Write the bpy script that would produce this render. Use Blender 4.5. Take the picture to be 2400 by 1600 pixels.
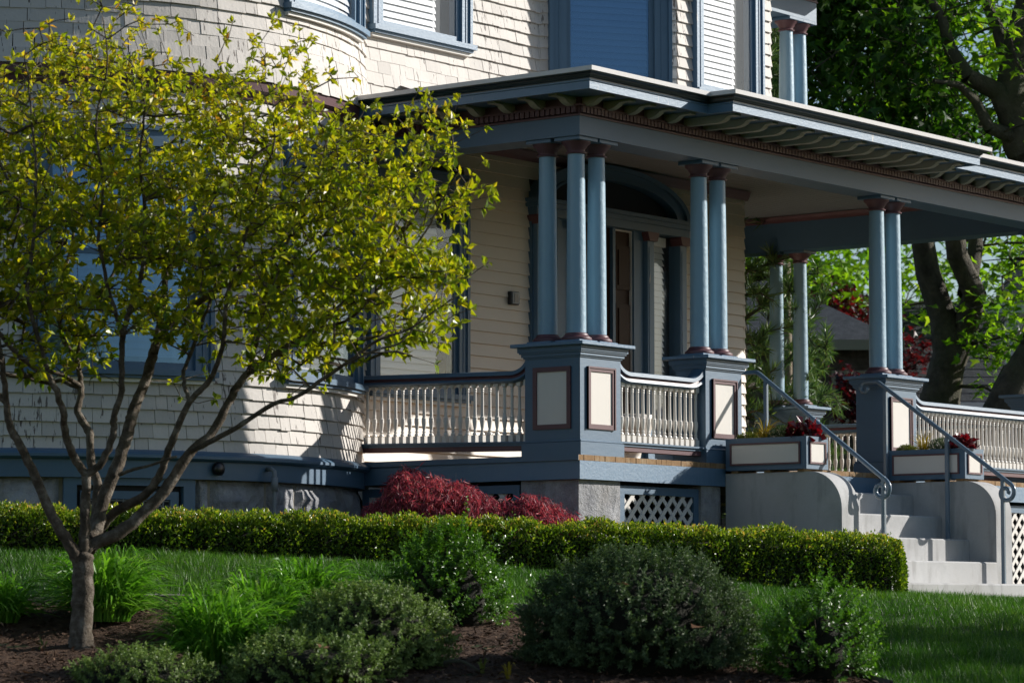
import bpy, math, random
import numpy as np
from mathutils import Vector, Matrix

random.seed(7)
rng = np.random.default_rng(7)
for o in list(bpy.data.objects):
    bpy.data.objects.remove(o)
scene = bpy.context.scene
COL = scene.collection

# ------------------------------------------------------------------ camera
AZ = math.radians(38.15)            # angle between the view and the porch front (world X)
FWD = np.array([math.cos(AZ), math.sin(AZ), 0.0])
RGT = np.array([math.sin(AZ), -math.cos(AZ), 0.0])
CAM = np.array([-19.196, -14.415, 0.0])
cd = bpy.data.cameras.new("camera")
cd.lens = 110.36
cd.sensor_width = 36.0
cd.clip_start = 0.5
cd.clip_end = 3000.0
cd.dof.use_dof = True
cd.dof.focus_distance = 24.2
cd.dof.aperture_fstop = 5.0
cam = bpy.data.objects.new("camera", cd)
COL.objects.link(cam)
pitch = math.radians(4.856)
look = Vector((FWD[0] * math.cos(pitch), FWD[1] * math.cos(pitch), math.sin(pitch)))
cam.location = Vector(CAM)
cam.rotation_euler = look.to_track_quat('-Z', 'Y').to_euler()
scene.camera = cam

# ------------------------------------------------------------------ light
SUN_AZ = math.radians(32.5)         # from world +X towards -Y
SUN_EL = math.radians(24.5)
SUN = Vector((math.cos(SUN_AZ) * math.cos(SUN_EL), -math.sin(SUN_AZ) * math.cos(SUN_EL), math.sin(SUN_EL)))
world = bpy.data.worlds.new("World")
scene.world = world
world.use_nodes = True
wn = world.node_tree.nodes
sky = wn.new("ShaderNodeTexSky")
sky.sky_type = 'NISHITA'
sky.sun_disc = False
sky.sun_elevation = SUN_EL
sky.sun_rotation = math.atan2(SUN.x, SUN.y)
sky.air_density = 1.0
sky.dust_density = 0.6
sky.ozone_density = 1.6
wn["Background"].inputs[1].default_value = 0.080
world.node_tree.links.new(sky.outputs[0], wn["Background"].inputs[0])
sd = bpy.data.lights.new("sun", 'SUN')
sd.energy = 4.9
sd.angle = math.radians(0.53)
sd.color = (1.0, 0.965, 0.905)
sun = bpy.data.objects.new("sun", sd)
COL.objects.link(sun)
sun.rotation_euler = SUN.to_track_quat('Z', 'Y').to_euler()
sun.location = (30, -20, 25)

scene.view_settings.view_transform = 'Standard'
scene.view_settings.look = 'None'
scene.view_settings.exposure = 0.36
scene.view_settings.gamma = 1.0
scene.view_settings.use_curve_mapping = False
scene.render.engine = 'CYCLES'
scene.cycles.use_adaptive_sampling = True
scene.cycles.adaptive_threshold = 0.02
scene.cycles.use_denoising = True
scene.cycles.max_bounces = 6
scene.cycles.diffuse_bounces = 3
scene.cycles.glossy_bounces = 3
scene.cycles.transmission_bounces = 4
scene.cycles.transparent_max_bounces = 8
scene.cycles.caustics_reflective = False
scene.cycles.caustics_refractive = False


def V(u, d, z=0.0):
    """plan position: u metres right of and d metres ahead of the street-side viewpoint"""
    p = CAM + RGT * u + FWD * d
    return np.array([p[0], p[1], z])


# ------------------------------------------------------------------ mesh helpers
class MB:
    def __init__(self):
        self.v = []
        self.f = []

    def add(self, vs, fs):
        b = len(self.v)
        self.v.extend([tuple(p) for p in vs])
        self.f.extend([tuple(b + i for i in q) for q in fs])
        return self

    def box(self, x0, x1, y0, y1, z0, z1):
        vs = [(x, y, z) for z in (z0, z1) for y in (y0, y1) for x in (x0, x1)]
        return self.add(vs, [(0, 2, 3, 1), (4, 5, 7, 6), (0, 1, 5, 4), (2, 6, 7, 3), (0, 4, 6, 2), (1, 3, 7, 5)])

    def bev(self, x0, x1, y0, y1, z0, z1, b=0.006):
        """box with chamfered edges"""
        vs = []
        for z, s in ((z0, 1), (z0 + b, 0), (z1 - b, 0), (z1, 1)):
            i = b * s
            j = b * (1 - s)
            for (x, y) in ((x0 + b, y0 + i), (x1 - b, y0 + i), (x1 - i, y0 + b), (x1 - i, y1 - b),
                           (x1 - b, y1 - i), (x0 + b, y1 - i), (x0 + i, y1 - b), (x0 + i, y0 + b)):
                vs.append((x, y, z))
        fs = [tuple(range(7, -1, -1)), tuple(range(24, 32))]
        for k in range(3):
            for i in range(8):
                a = k * 8 + i
                c = k * 8 + (i + 1) % 8
                fs.append((a, c, c + 8, a + 8))
        return self.add(vs, fs)

    def prism(self, poly, axis, a, b):
        """poly: 2D points; axis 'x': (y,z); 'y': (x,z); 'z': (x,y)"""
        n = len(poly)
        vs = []
        for t in (a, b):
            for p, q in poly:
                vs.append((t, p, q) if axis == 'x' else (p, t, q) if axis == 'y' else (p, q, t))
        fs = [tuple(range(n)), tuple(range(2 * n - 1, n - 1, -1))]
        for i in range(n):
            j = (i + 1) % n
            fs.append((j, i, i + n, j + n))
        return self.add(vs, fs)

    def lathe(self, prof, cx, cy, n=16):
        vs = []
        for r, z in prof:
            for k in range(n):
                a = 2 * math.pi * k / n
                vs.append((cx + r * math.cos(a), cy + r * math.sin(a), z))
        fs = []
        for i in range(len(prof) - 1):
            for k in range(n):
                a = i * n + k
                b = i * n + (k + 1) % n
                fs.append((a, b, b + n, a + n))
        fs.append(tuple(range(n - 1, -1, -1)))
        fs.append(tuple(range((len(prof) - 1) * n, len(prof) * n)))
        return self.add(vs, fs)

    def tube(self, pts, rads, n=8, cap=True):
        pts = [Vector(p) for p in pts]
        if not hasattr(rads, '__len__'):
            rads = [rads] * len(pts)
        vs = []
        ref = None
        for i, p in enumerate(pts):
            t = (pts[min(i + 1, len(pts) - 1)] - pts[max(i - 1, 0)])
            if t.length < 1e-9:
                t = Vector((0, 0, 1))
            t.normalize()
            if ref is None:
                ref = Vector((1, 0, 0)) if abs(t.x) < 0.8 else Vector((0, 1, 0))
            ref = (ref - t * ref.dot(t)).normalized()
            bi = t.cross(ref)
            for k in range(n):
                a = 2 * math.pi * k / n
                vs.append(p + (ref * math.cos(a) + bi * math.sin(a)) * rads[i])
        fs = []
        for i in range(len(pts) - 1):
            for k in range(n):
                a = i * n + k
                b = i * n + (k + 1) % n
                fs.append((a, b, b + n, a + n))
        if cap:
            fs.append(tuple(range(n - 1, -1, -1)))
            fs.append(tuple(range((len(pts) - 1) * n, len(pts) * n)))
        return self.add(vs, fs)

    def sweep(self, prof, path, closed=True):
        """prof: (offset to the right of the path, z); path: plan points, mitred"""
        P = [np.array(p, float) for p in path]
        offs = []
        for i in range(len(P)):
            ns = []
            for a, b in ((i - 1, i), (i, i + 1)):
                if a >= 0 and b < len(P):
                    d = P[b] - P[a]
                    d = d / np.linalg.norm(d)
                    ns.append(np.array([d[1], -d[0]]))
            if len(ns) == 2:
                m = ns[0] + ns[1]
                m = m / (m @ ns[0])
            else:
                m = ns[0]
            offs.append(m)
        n = len(prof)
        vs = []
        for p, m in zip(P, offs):
            for o, z in prof:
                q = p + m * o
                vs.append((q[0], q[1], z))
        fs = []
        for i in range(len(P) - 1):
            for k in range(n if closed else n - 1):
                a = i * n + k
                b = i * n + (k + 1) % n
                fs.append((b, a, a + n, b + n))
        if closed:
            fs.append(tuple(range(n)))
            fs.append(tuple(range(len(P) * n - 1, (len(P) - 1) * n - 1, -1)))
        return self.add(vs, fs)

    def arc(self, c, r0, r1, a0, a1, z0, z1, n=8):
        """curved block about centre c, angles in degrees"""
        vs = []
        for i in range(n + 1):
            a = math.radians(a0 + (a1 - a0) * i / n)
            ca, sa = math.cos(a), math.sin(a)
            for r, z in ((r0, z0), (r1, z0), (r1, z1), (r0, z1)):
                vs.append((c[0] + r * ca, c[1] + r * sa, z))
        fs = [(0, 1, 2, 3), (4 * n + 3, 4 * n + 2, 4 * n + 1, 4 * n)]
        for i in range(n):
            for k in range(4):
                a = i * 4 + k
                b = i * 4 + (k + 1) % 4
                fs.append((b, a, a + 4, b + 4))
        return self.add(vs, fs)

    def arcprof(self, c, prof, a0, a1, n=24):
        """closed profile (r, z) turned through an angle"""
        m = len(prof)
        vs = []
        for i in range(n + 1):
            a = math.radians(a0 + (a1 - a0) * i / n)
            for r, z in prof:
                vs.append((c[0] + r * math.cos(a), c[1] + r * math.sin(a), z))
        fs = [tuple(range(m)), tuple(range((n + 1) * m - 1, n * m - 1, -1))]
        for i in range(n):
            for k in range(m):
                a = i * m + k
                b = i * m + (k + 1) % m
                fs.append((b, a, a + m, b + m))
        return self.add(vs, fs)

    def mesh(self, name, smooth=False):
        me = bpy.data.meshes.new(name)
        me.from_pydata(self.v, [], self.f)
        me.validate()
        import bmesh
        bm = bmesh.new()
        bm.from_mesh(me)
        bmesh.ops.recalc_face_normals(bm, faces=bm.faces)
        bm.to_mesh(me)
        bm.free()
        if smooth:
            me.polygons.foreach_set('use_smooth', [True] * len(me.polygons))
        return me

    def build(self, name, mat, parent=None, smooth=False):
        return link(name, self.mesh(name, smooth), mat, parent)


def link(name, me, mat, parent=None):
    if mat is not None and not me.materials:
        me.materials.append(mat)
    o = bpy.data.objects.new(name, me)
    COL.objects.link(o)
    if parent is not None:
        o.parent = parent
        o.matrix_parent_inverse = parent.matrix_basis.inverted()
    return o


def smooth_by_angle(o, deg=40):
    me = o.data
    me.polygons.foreach_set('use_smooth', [True] * len(me.polygons))
    me.set_sharp_from_angle(angle=math.radians(deg))


def empty(name, loc, label=None, cat=None, group=None):
    o = bpy.data.objects.new(name, None)
    o.empty_display_size = 0.2
    COL.objects.link(o)
    o.location = Vector(loc)
    if label:
        tag(o, label, cat, group)
    return o


def tag(o, label, cat, group=None, kind=None):
    if label:
        o["label"] = label
    if cat:
        o["category"] = cat
    if group:
        o["group"] = group
    if kind:
        o["kind"] = kind
    return o


def kind(o, k):
    o["kind"] = k
    return o


def copy_tree(o, offset, parent=None):
    c = o.copy()
    COL.objects.link(c)
    if parent is None:
        c.location = c.location + Vector(offset)
    else:
        c.parent = parent
    for ch in o.children:
        copy_tree(ch, offset, c)
    return c


UNIT = {}


def unit_piece(name, mat, M, parent, key=None, bev=False):
    """a unit box placed by matrix M; alike pieces share one mesh"""
    k = (key or name, mat.name)
    if k not in UNIT:
        b = MB()
        b.box(-.5, .5, -.5, .5, -.5, .5)
        me = b.mesh(name)
        me.materials.append(mat)
        UNIT[k] = me
    o = bpy.data.objects.new(name, UNIT[k])
    COL.objects.link(o)
    if parent is not None:
        o.parent = parent
        o.matrix_parent_inverse = parent.matrix_basis.inverted()
    o.matrix_basis = M
    return o


def frame(origin, ux, uy, uz, sx, sy, sz):
    M = Matrix.Identity(4)
    for i, (a, s) in enumerate(((ux, sx), (uy, sy), (uz, sz))):
        for r in range(3):
            M[r][i] = a[r] * s
    for r in range(3):
        M[r][3] = origin[r]
    return M


def np_mesh(name, verts, faces_n, loops, rnd=None, mat=None, parent=None, smooth=False):
    """fast mesh from arrays: faces all with faces_n corners"""
    me = bpy.data.meshes.new(name)
    nv = len(verts)
    nf = len(loops) // faces_n
    me.vertices.add(nv)
    me.vertices.foreach_set('co', np.ascontiguousarray(verts, np.float32).ravel())
    me.loops.add(len(loops))
    me.loops.foreach_set('vertex_index', np.ascontiguousarray(loops, np.int32))
    me.polygons.add(nf)
    me.polygons.foreach_set('loop_start', np.arange(0, nf * faces_n, faces_n, dtype=np.int32))
    if rnd is not None:
        a = me.attributes.new('rnd', 'FLOAT', 'FACE')
        a.data.foreach_set('value', np.ascontiguousarray(rnd, np.float32))
    me.update(calc_edges=True)
    me.polygons.foreach_set('use_smooth', np.full(nf, bool(smooth)))
    return link(name, me, mat, parent)


# ------------------------------------------------------------------ materials
def new_mat(name):
    m = bpy.data.materials.new(name)
    m.use_nodes = True
    nt = m.node_tree
    nt.nodes.clear()
    out = nt.nodes.new('ShaderNodeOutputMaterial')
    return m, nt, out


def nd(nt, t, **kw):
    n = nt.nodes.new(t)
    for k, v in kw.items():
        setattr(n, k, v)
    return n


def noise(nt, scale, detail=4, rough=.55, stretch=None, pos=None):
    if pos is None:
        g = nd(nt, 'ShaderNodeNewGeometry')
        src = g.outputs['Position']
    else:
        src = pos
    if stretch:
        mp = nd(nt, 'ShaderNodeMapping')
        mp.inputs['Scale'].default_value = stretch
        nt.links.new(src, mp.inputs['Vector'])
        src = mp.outputs['Vector']
    n = nd(nt, 'ShaderNodeTexNoise')
    n.inputs['Scale'].default_value = scale
    n.inputs['Detail'].default_value = detail
    n.inputs['Roughness'].default_value = rough
    nt.links.new(src, n.inputs['Vector'])
    return n.outputs['Fac']


def ramp(nt, fac, stops):
    r = nd(nt, 'ShaderNodeValToRGB')
    e = r.color_ramp.elements
    while len(e) < len(stops):
        e.new(0.5)
    for el, (p, c) in zip(e, stops):
        el.position = p
        el.color = (c[0], c[1], c[2], 1)
    nt.links.new(fac, r.inputs['Fac'])
    return r.outputs['Color']


def mixc(nt, fac, a, b, mode='MIX'):
    m = nd(nt, 'ShaderNodeMix', data_type='RGBA', blend_type=mode)
    for s, v in ((m.inputs[0], fac), (m.inputs[6], a), (m.inputs[7], b)):
        if isinstance(v, (int, float)):
            s.default_value = v
        elif isinstance(v, tuple):
            s.default_value = (v[0], v[1], v[2], 1)
        else:
            nt.links.new(v, s)
    return m.outputs[2]


def math_n(nt, op, a, b=0.0):
    m = nd(nt, 'ShaderNodeMath', operation=op)
    for s, v in ((m.inputs[0], a), (m.inputs[1], b)):
        if isinstance(v, (int, float)):
            s.default_value = v
        else:
            nt.links.new(v, s)
    return m.outputs[0]


def bump(nt, h, strength, dist):
    b = nd(nt, 'ShaderNodeBump')
    b.inputs['Strength'].default_value = strength
    b.inputs['Distance'].default_value = dist
    nt.links.new(h, b.inputs['Height'])
    return b.outputs['Normal']


def sc(c, k):
    return (c[0] * k, c[1] * k, c[2] * k)


def paint(name, col, rough=.5, var=.12, bscale=60, bdist=.002, peel=None, peel_amt=.62, grain=(1, 1, .15), rnd_obj=0.0, spec=.4):
    m, nt, out = new_mat(name)
    p = nd(nt, 'ShaderNodeBsdfPrincipled')
    n1 = noise(nt, 2.3, 5)
    n2 = noise(nt, 26, 3, stretch=grain)
    base = mixc(nt, n1, sc(col, 1 - var), sc(col, 1 + var))
    base = mixc(nt, math_n(nt, 'MULTIPLY', n2, .35), base, sc(col, 1 - 2 * var))
    if rnd_obj:
        oi = nd(nt, 'ShaderNodeObjectInfo')
        v = math_n(nt, 'MULTIPLY_ADD', oi.outputs['Random'], rnd_obj)
        v.node.inputs[2].default_value = 1 - rnd_obj / 2
        cm = nd(nt, 'ShaderNodeCombineColor')
        for i in range(3):
            nt.links.new(v, cm.inputs[i])
        base = mixc(nt, 1.0, base, cm.outputs[0], 'MULTIPLY')
    if peel:
        n3 = noise(nt, 34, 4, .6, stretch=(1, 1, .10))
        n4 = noise(nt, 1.4, 4)
        s = math_n(nt, 'ADD', math_n(nt, 'MULTIPLY', n3, .8), math_n(nt, 'MULTIPLY', n4, .35))
        f = ramp(nt, s, [(peel_amt, (0, 0, 0)), (peel_amt + .03, (1, 1, 1))])
        base = mixc(nt, f, base, peel)
    nt.links.new(base, p.inputs['Base Color'])
    p.inputs['Roughness'].default_value = rough
    p.inputs['Specular IOR Level'].default_value = spec
    h = math_n(nt, 'ADD', noise(nt, bscale, 4), n2)
    nt.links.new(bump(nt, h, .5, bdist), p.inputs['Normal'])
    nt.links.new(p.outputs[0], out.inputs[0])
    return m


def rocky(name, cols, scale=3, bdist=.012, rough=.85, speck=70, speck_amt=.25, stain=None):
    m, nt, out = new_mat(name)
    p = nd(nt, 'ShaderNodeBsdfPrincipled')
    n1 = noise(nt, scale, 6, .6)
    n2 = noise(nt, speck, 3, .7)
    base = ramp(nt, n1, [(.3, cols[0]), (.5, cols[1]), (.72, cols[2])])
    base = mixc(nt, math_n(nt, 'MULTIPLY', n2, speck_amt), base, sc(cols[0], .35))
    if stain:
        n3 = noise(nt, 1.1, 5, .6)
        f = ramp(nt, n3, [(.48, (0, 0, 0)), (.7, (1, 1, 1))])
        base = mixc(nt, math_n(nt, 'MULTIPLY', f, .75), base, stain)
        n5 = noise(nt, 9, 5, .6, stretch=(1, 1, .22))
        f5 = ramp(nt, n5, [(.52, (0, 0, 0)), (.68, (1, 1, 1))])
        base = mixc(nt, math_n(nt, 'MULTIPLY', f5, .35), base, sc(stain, .7))
    nt.links.new(base, p.inputs['Base Color'])
    p.inputs['Roughness'].default_value = rough
    p.inputs['Specular IOR Level'].default_value = .25
    h = math_n(nt, 'ADD', noise(nt, scale * 5, 8, .65), math_n(nt, 'MULTIPLY', n2, .3))
    nt.links.new(bump(nt, h, .7, bdist), p.inputs['Normal'])
    nt.links.new(p.outputs[0], out.inputs[0])
    return m


def leafy(name, stops, trans=.4, tint=(1.25, 1.25, .5), rough=.45, gloss=.3):
    """leaf colour chosen per leaf by the 'rnd' attribute; light passes through the blade"""
    m, nt, out = new_mat(name)
    at = nd(nt, 'ShaderNodeAttribute', attribute_name='rnd')
    patch = math_n(nt, 'MULTIPLY', math_n(nt, 'SUBTRACT', noise(nt, 3.1, 2), .5), .55)
    col = ramp(nt, math_n(nt, 'ADD', at.outputs['Fac'], patch), stops)
    p = nd(nt, 'ShaderNodeBsdfPrincipled')
    nt.links.new(col, p.inputs['Base Color'])
    p.inputs['Roughness'].default_value = rough
    p.inputs['Specular IOR Level'].default_value = gloss
    t = nd(nt, 'ShaderNodeBsdfTranslucent')
    tc = mixc(nt, 1.0, col, tint, 'MULTIPLY')
    nt.links.new(tc, t.inputs['Color'])
    ms = nd(nt, 'ShaderNodeMixShader')
    ms.inputs[0].default_value = trans
    nt.links.new(p.outputs[0], ms.inputs[1])
    nt.links.new(t.outputs[0], ms.inputs[2])
    nt.links.new(ms.outputs[0], out.inputs[0])
    return m


def glass_mat(name, refl=.3, tint=(1, 1, 1), refl_tint=(.9, .95, 1)):
    m, nt, out = new_mat(name)
    tr = nd(nt, 'ShaderNodeBsdfTransparent')
    tr.inputs[0].default_value = (tint[0], tint[1], tint[2], 1)
    gl = nd(nt, 'ShaderNodeBsdfGlossy')
    gl.inputs['Roughness'].default_value = .03
    gl.inputs['Color'].default_value = (refl_tint[0], refl_tint[1], refl_tint[2], 1)
    nt.links.new(bump(nt, noise(nt, 1.6, 2), .12, .02), gl.inputs['Normal'])
    lw = nd(nt, 'ShaderNodeLayerWeight')
    lw.inputs['Blend'].default_value = .5
    f = math_n(nt, 'MINIMUM', math_n(nt, 'ADD', math_n(nt, 'MULTIPLY', math_n(nt, 'POWER', lw.outputs['Facing'], 4.0), .6), refl), 1.0)
    ms = nd(nt, 'ShaderNodeMixShader')
    nt.links.new(f, ms.inputs[0])
    nt.links.new(tr.outputs[0], ms.inputs[1])
    nt.links.new(gl.outputs[0], ms.inputs[2])
    nt.links.new(ms.outputs[0], out.inputs[0])
    return m


CREAM = (.70, .655, .60)
BLUE = (.060, .128, .205)
SKYB = (.20, .335, .43)
MAROON = (.120, .050, .058)
M = {}
M['shingle'] = paint('shingle_paint', (.565, .520, .475), .65, .13, 40, .004, peel=(.13, .105, .09), peel_amt=.688, rnd_obj=.22)
M['shingle_core'] = paint('shingle_underlay', (.16, .14, .125), .8)
M['clap'] = paint('clapboard_paint', (.71, .62, .52), .5, .05, 30, .001, grain=(.15, 1, 1), rnd_obj=.06)
M['cream'] = paint('cream_trim_paint', (.72, .675, .62), .42, .05, 40, .0008)
M['blue'] = paint('slate_blue_paint', BLUE, .50, .13, 45, .0016, grain=(.3, .3, 1), spec=.7)
M['blue_worn'] = paint('worn_slate_blue_paint', sc(BLUE, 1.3), .52, .14, 50, .004, peel=(.40, .38, .35), peel_amt=.735, spec=.95)
M['column'] = paint('pale_blue_column_paint', SKYB, .46, .08, 18, .005, grain=(1, 1, .6), spec=.9)
M['maroon'] = paint('maroon_paint', MAROON, .48, .15, 60, .001, spec=.5)
M['green'] = paint('dark_green_gutter_paint', (.018, .034, .034), .30, .25, 40, .002, spec=.6)
M['white'] = paint('white_metal_edge', (.66, .635, .625), .4, .08, 30, .001)
M['bracket'] = paint('bracket_paint', (.42, .395, .32), .5, .10, 40, .001)
M['ceiling'] = paint('grey_ceiling_paint', (.27, .28, .30), .5, .12, 30, .001, spec=.25)
M['roof_grey'] = rocky('roof_membrane', ((.20, .19, .18), (.27, .26, .24), (.34, .32, .30)), 2, .002)
M['stone'] = rocky('granite', ((.25, .25, .27), (.41, .41, .425), (.56, .56, .57)), 5.5, .035, speck=90, speck_amt=.4, stain=(.24, .215, .18))
M['mortar'] = rocky('mortar_joint', ((.26, .23, .18), (.34, .31, .25), (.42, .38, .31)), 6, .004)
M['concrete'] = rocky('concrete', ((.43, .425, .42), (.56, .555, .55), (.66, .655, .645)), 2.2, .003, speck=160, speck_amt=.5, stain=(.25, .235, .215))
M['wood_end'] = rocky('weathered_board', ((.22, .13, .06), (.33, .20, .10), (.40, .31, .20)), 9, .003)
M['dark_wood'] = paint('walnut_door', (.042, .018, .009), .5, .25, 20, .001, grain=(1, 1, .1), spec=.15)
M['dark'] = paint('unlit_interior', (.018, .020, .024), .7, .1)  # near-black colour puts indoor shade into the sheets behind panes and lattice
M['blind'] = paint('white_blind', (.74, .75, .77), .5, .02, 30, .0004)
M['glass'] = glass_mat('window_glass', .035)
M['glass_blue'] = glass_mat('sky_tinted_screen_glass', .17, (.55, .65, .75), (.45, .70, 1.0))  # deep blue of the reflected sky is put into the gloss tint
M['iron'] = paint('blue_handrail_enamel', (.135, .19, .245), .26, .05, 50, .0006, spec=.6)
M['black'] = paint('black_plastic', (.012, .012, .013), .3, .1, spec=.5)
M['grey_metal'] = paint('galvanised_conduit', (.22, .235, .25), .4, .1)
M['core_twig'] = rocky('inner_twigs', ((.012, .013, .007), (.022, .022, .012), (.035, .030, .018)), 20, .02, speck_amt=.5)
M['bark'] = rocky('dogwood_bark', ((.055, .042, .029), (.15, .118, .086), (.36, .315, .26)), 14, .022, speck=55, speck_amt=.6)
M['bark_maple'] = rocky('maple_bark', ((.05, .042, .033), (.10, .085, .065), (.17, .145, .105)), 7, .05, speck=20, speck_amt=.5, stain=(.075, .085, .035))

# ================================================================== HOUSE
W = 2.35                      # plane of the door wall and of the wall above it
ZF = 1.17                     # porch floor
TC = (-1.526, 4.532)          # round tower
TR = 2.76
house = empty('victorian_house', (2.0, 2.35, 0.1),
              'cream shingled Victorian house with round tower and slate-blue columned porch', 'house')


class Flat:
    def __init__(self, ox, oy, ang=0.0):
        self.o = (ox, oy)
        self.ux = (math.cos(ang), math.sin(ang))
        self.curved = False

    def p(self, x, y, z):
        ux = self.ux
        return (self.o[0] + x * ux[0] - y * ux[1], self.o[1] + x * ux[1] + y * ux[0], z)

    def axes(self, x):
        ux = self.ux
        return Vector((ux[0], ux[1], 0)), Vector((-ux[1], ux[0], 0))


class Round:
    """x runs along the arc from angle a0 (degrees), y points inwards"""
    def __init__(self, c, r, a0):
        self.c, self.r, self.a0 = c, r, math.radians(a0)
        self.curved = True

    def p(self, x, y, z):
        a = self.a0 + x / self.r
        r = self.r - y
        return (self.c[0] + r * math.cos(a), self.c[1] + r * math.sin(a), z)

    def axes(self, x):
        a = self.a0 + x / self.r
        return Vector((-math.sin(a), math.cos(a), 0)), Vector((-math.cos(a), -math.sin(a), 0))


def sbox(mb, S, x0, x1, y0, y1, z0, z1):
    n = max(1, int(abs(x1 - x0) / .12)) if S.curved else 1
    vs = []
    for i in range(n + 1):
        x = x0 + (x1 - x0) * i / n
        for y, z in ((y0, z0), (y1, z0), (y1, z1), (y0, z1)):
            vs.append(S.p(x, y, z))
    fs = [(0, 1, 2, 3), (4 * n + 3, 4 * n + 2, 4 * n + 1, 4 * n)]
    for i in range(n):
        for k in range(4):
            a = i * 4 + k
            b = i * 4 + (k + 1) % 4
            fs.append((b, a, a + 4, b + 4))
    mb.add(vs, fs)
    return mb


def project(P):
    """rough pixel of a point in the 2400-wide photograph, used only to rank shingles by size"""
    d = np.array(P) - CAM
    dep = d @ FWD
    return 1200 + 7357 * (d @ RGT) / dep, 1425 - 7357 * d[2] / dep, dep


# ---------------------------------------------------------------- shingles
SH = []


def shingle_field(S, part, x0, x1, z0, z1, skips=(), ex=.105, flare=None, lo=.07, hi=.20):
    z = z0
    row = 0
    while z < z1:
        x = x0 - random.random() * .1
        while x < x1:
            w = random.uniform(lo, hi)
            a = max(x, x0)
            b = min(x + w, x1)
            x += w
            if b - a < .02:
                continue
            zc = z + ex * .5
            drop_it = False
            for s in skips:
                if s[2] + .03 < zc < s[3] - .02:
                    if a > s[0] and b < s[1]:
                        drop_it = True
                    elif a < s[0] < b:
                        b = min(b, s[0] + .05)
                    elif a < s[1] < b:
                        a = max(a, s[1] - .05)
            if drop_it:
                continue
            xc = (a + b) / 2
            gap = random.choice((.0015, .002, .003, .003, .005))
            drop = random.uniform(-.005, .004)
            if random.random() < .06:
                drop -= random.uniform(.0, .008)
            f = flare(zc) if flare else 0.0
            ux, uy = S.axes(xc)
            tilt = .020 / ex
            uz = (Vector((0, 0, 1)) + uy * tilt).normalized()
            un = ux.cross(uz) * -1
            h = ex * 1.12
            th = .013
            o = Vector(S.p(xc, -.012 - f + random.uniform(-.002, .002), zc + drop + .004))
            Mx = frame(o, ux, un, uz, (b - a) - gap, th, h)
            px, py, dep = project(o)
            facing = abs(-uy.x * FWD[0] - uy.y * FWD[1])
            wt = (b - a) * h * (.2 + facing) / dep ** 2
            if px < -10 or px > 2410 or py < -25 or py > 1620:
                wt = 0
            elif px < 850 and 215 < py < 885:
                wt *= .12
            SH.append((wt, part, Mx))
        z += ex
        row += 1


def flush_shingles():
    order = sorted(range(len(SH)), key=lambda i: -SH[i][0])
    keep = set(order[:300])
    rest = {}
    cube = np.array([(x, y, z, 1) for z in (-.5, .5) for y in (-.5, .5) for x in (-.5, .5)])
    fc = np.array([(0, 2, 3, 1), (4, 5, 7, 6), (0, 1, 5, 4), (2, 6, 7, 3), (0, 4, 6, 2), (1, 3, 7, 5)])
    for i, (wt, part, Mx) in enumerate(SH):
        if i in keep:
            unit_piece('shingle', M['shingle'], Mx, part)
        else:
            rest.setdefault(part.name, (part, []))[1].append(np.array(Mx))
    allv = []
    for nm, (part, Ms) in rest.items():
        allv.append(np.concatenate([(cube @ m.T)[:, :3] for m in Ms]))
    if allv:
        v = np.concatenate(allv)
        n = len(v) // 8
        loops = (fc[None] + (np.arange(n) * 8)[:, None, None]).reshape(-1)
        o = np_mesh('shingles', v, 4, loops, None, M['shingle'], house)
        kind(o, 'stuff')


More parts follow.
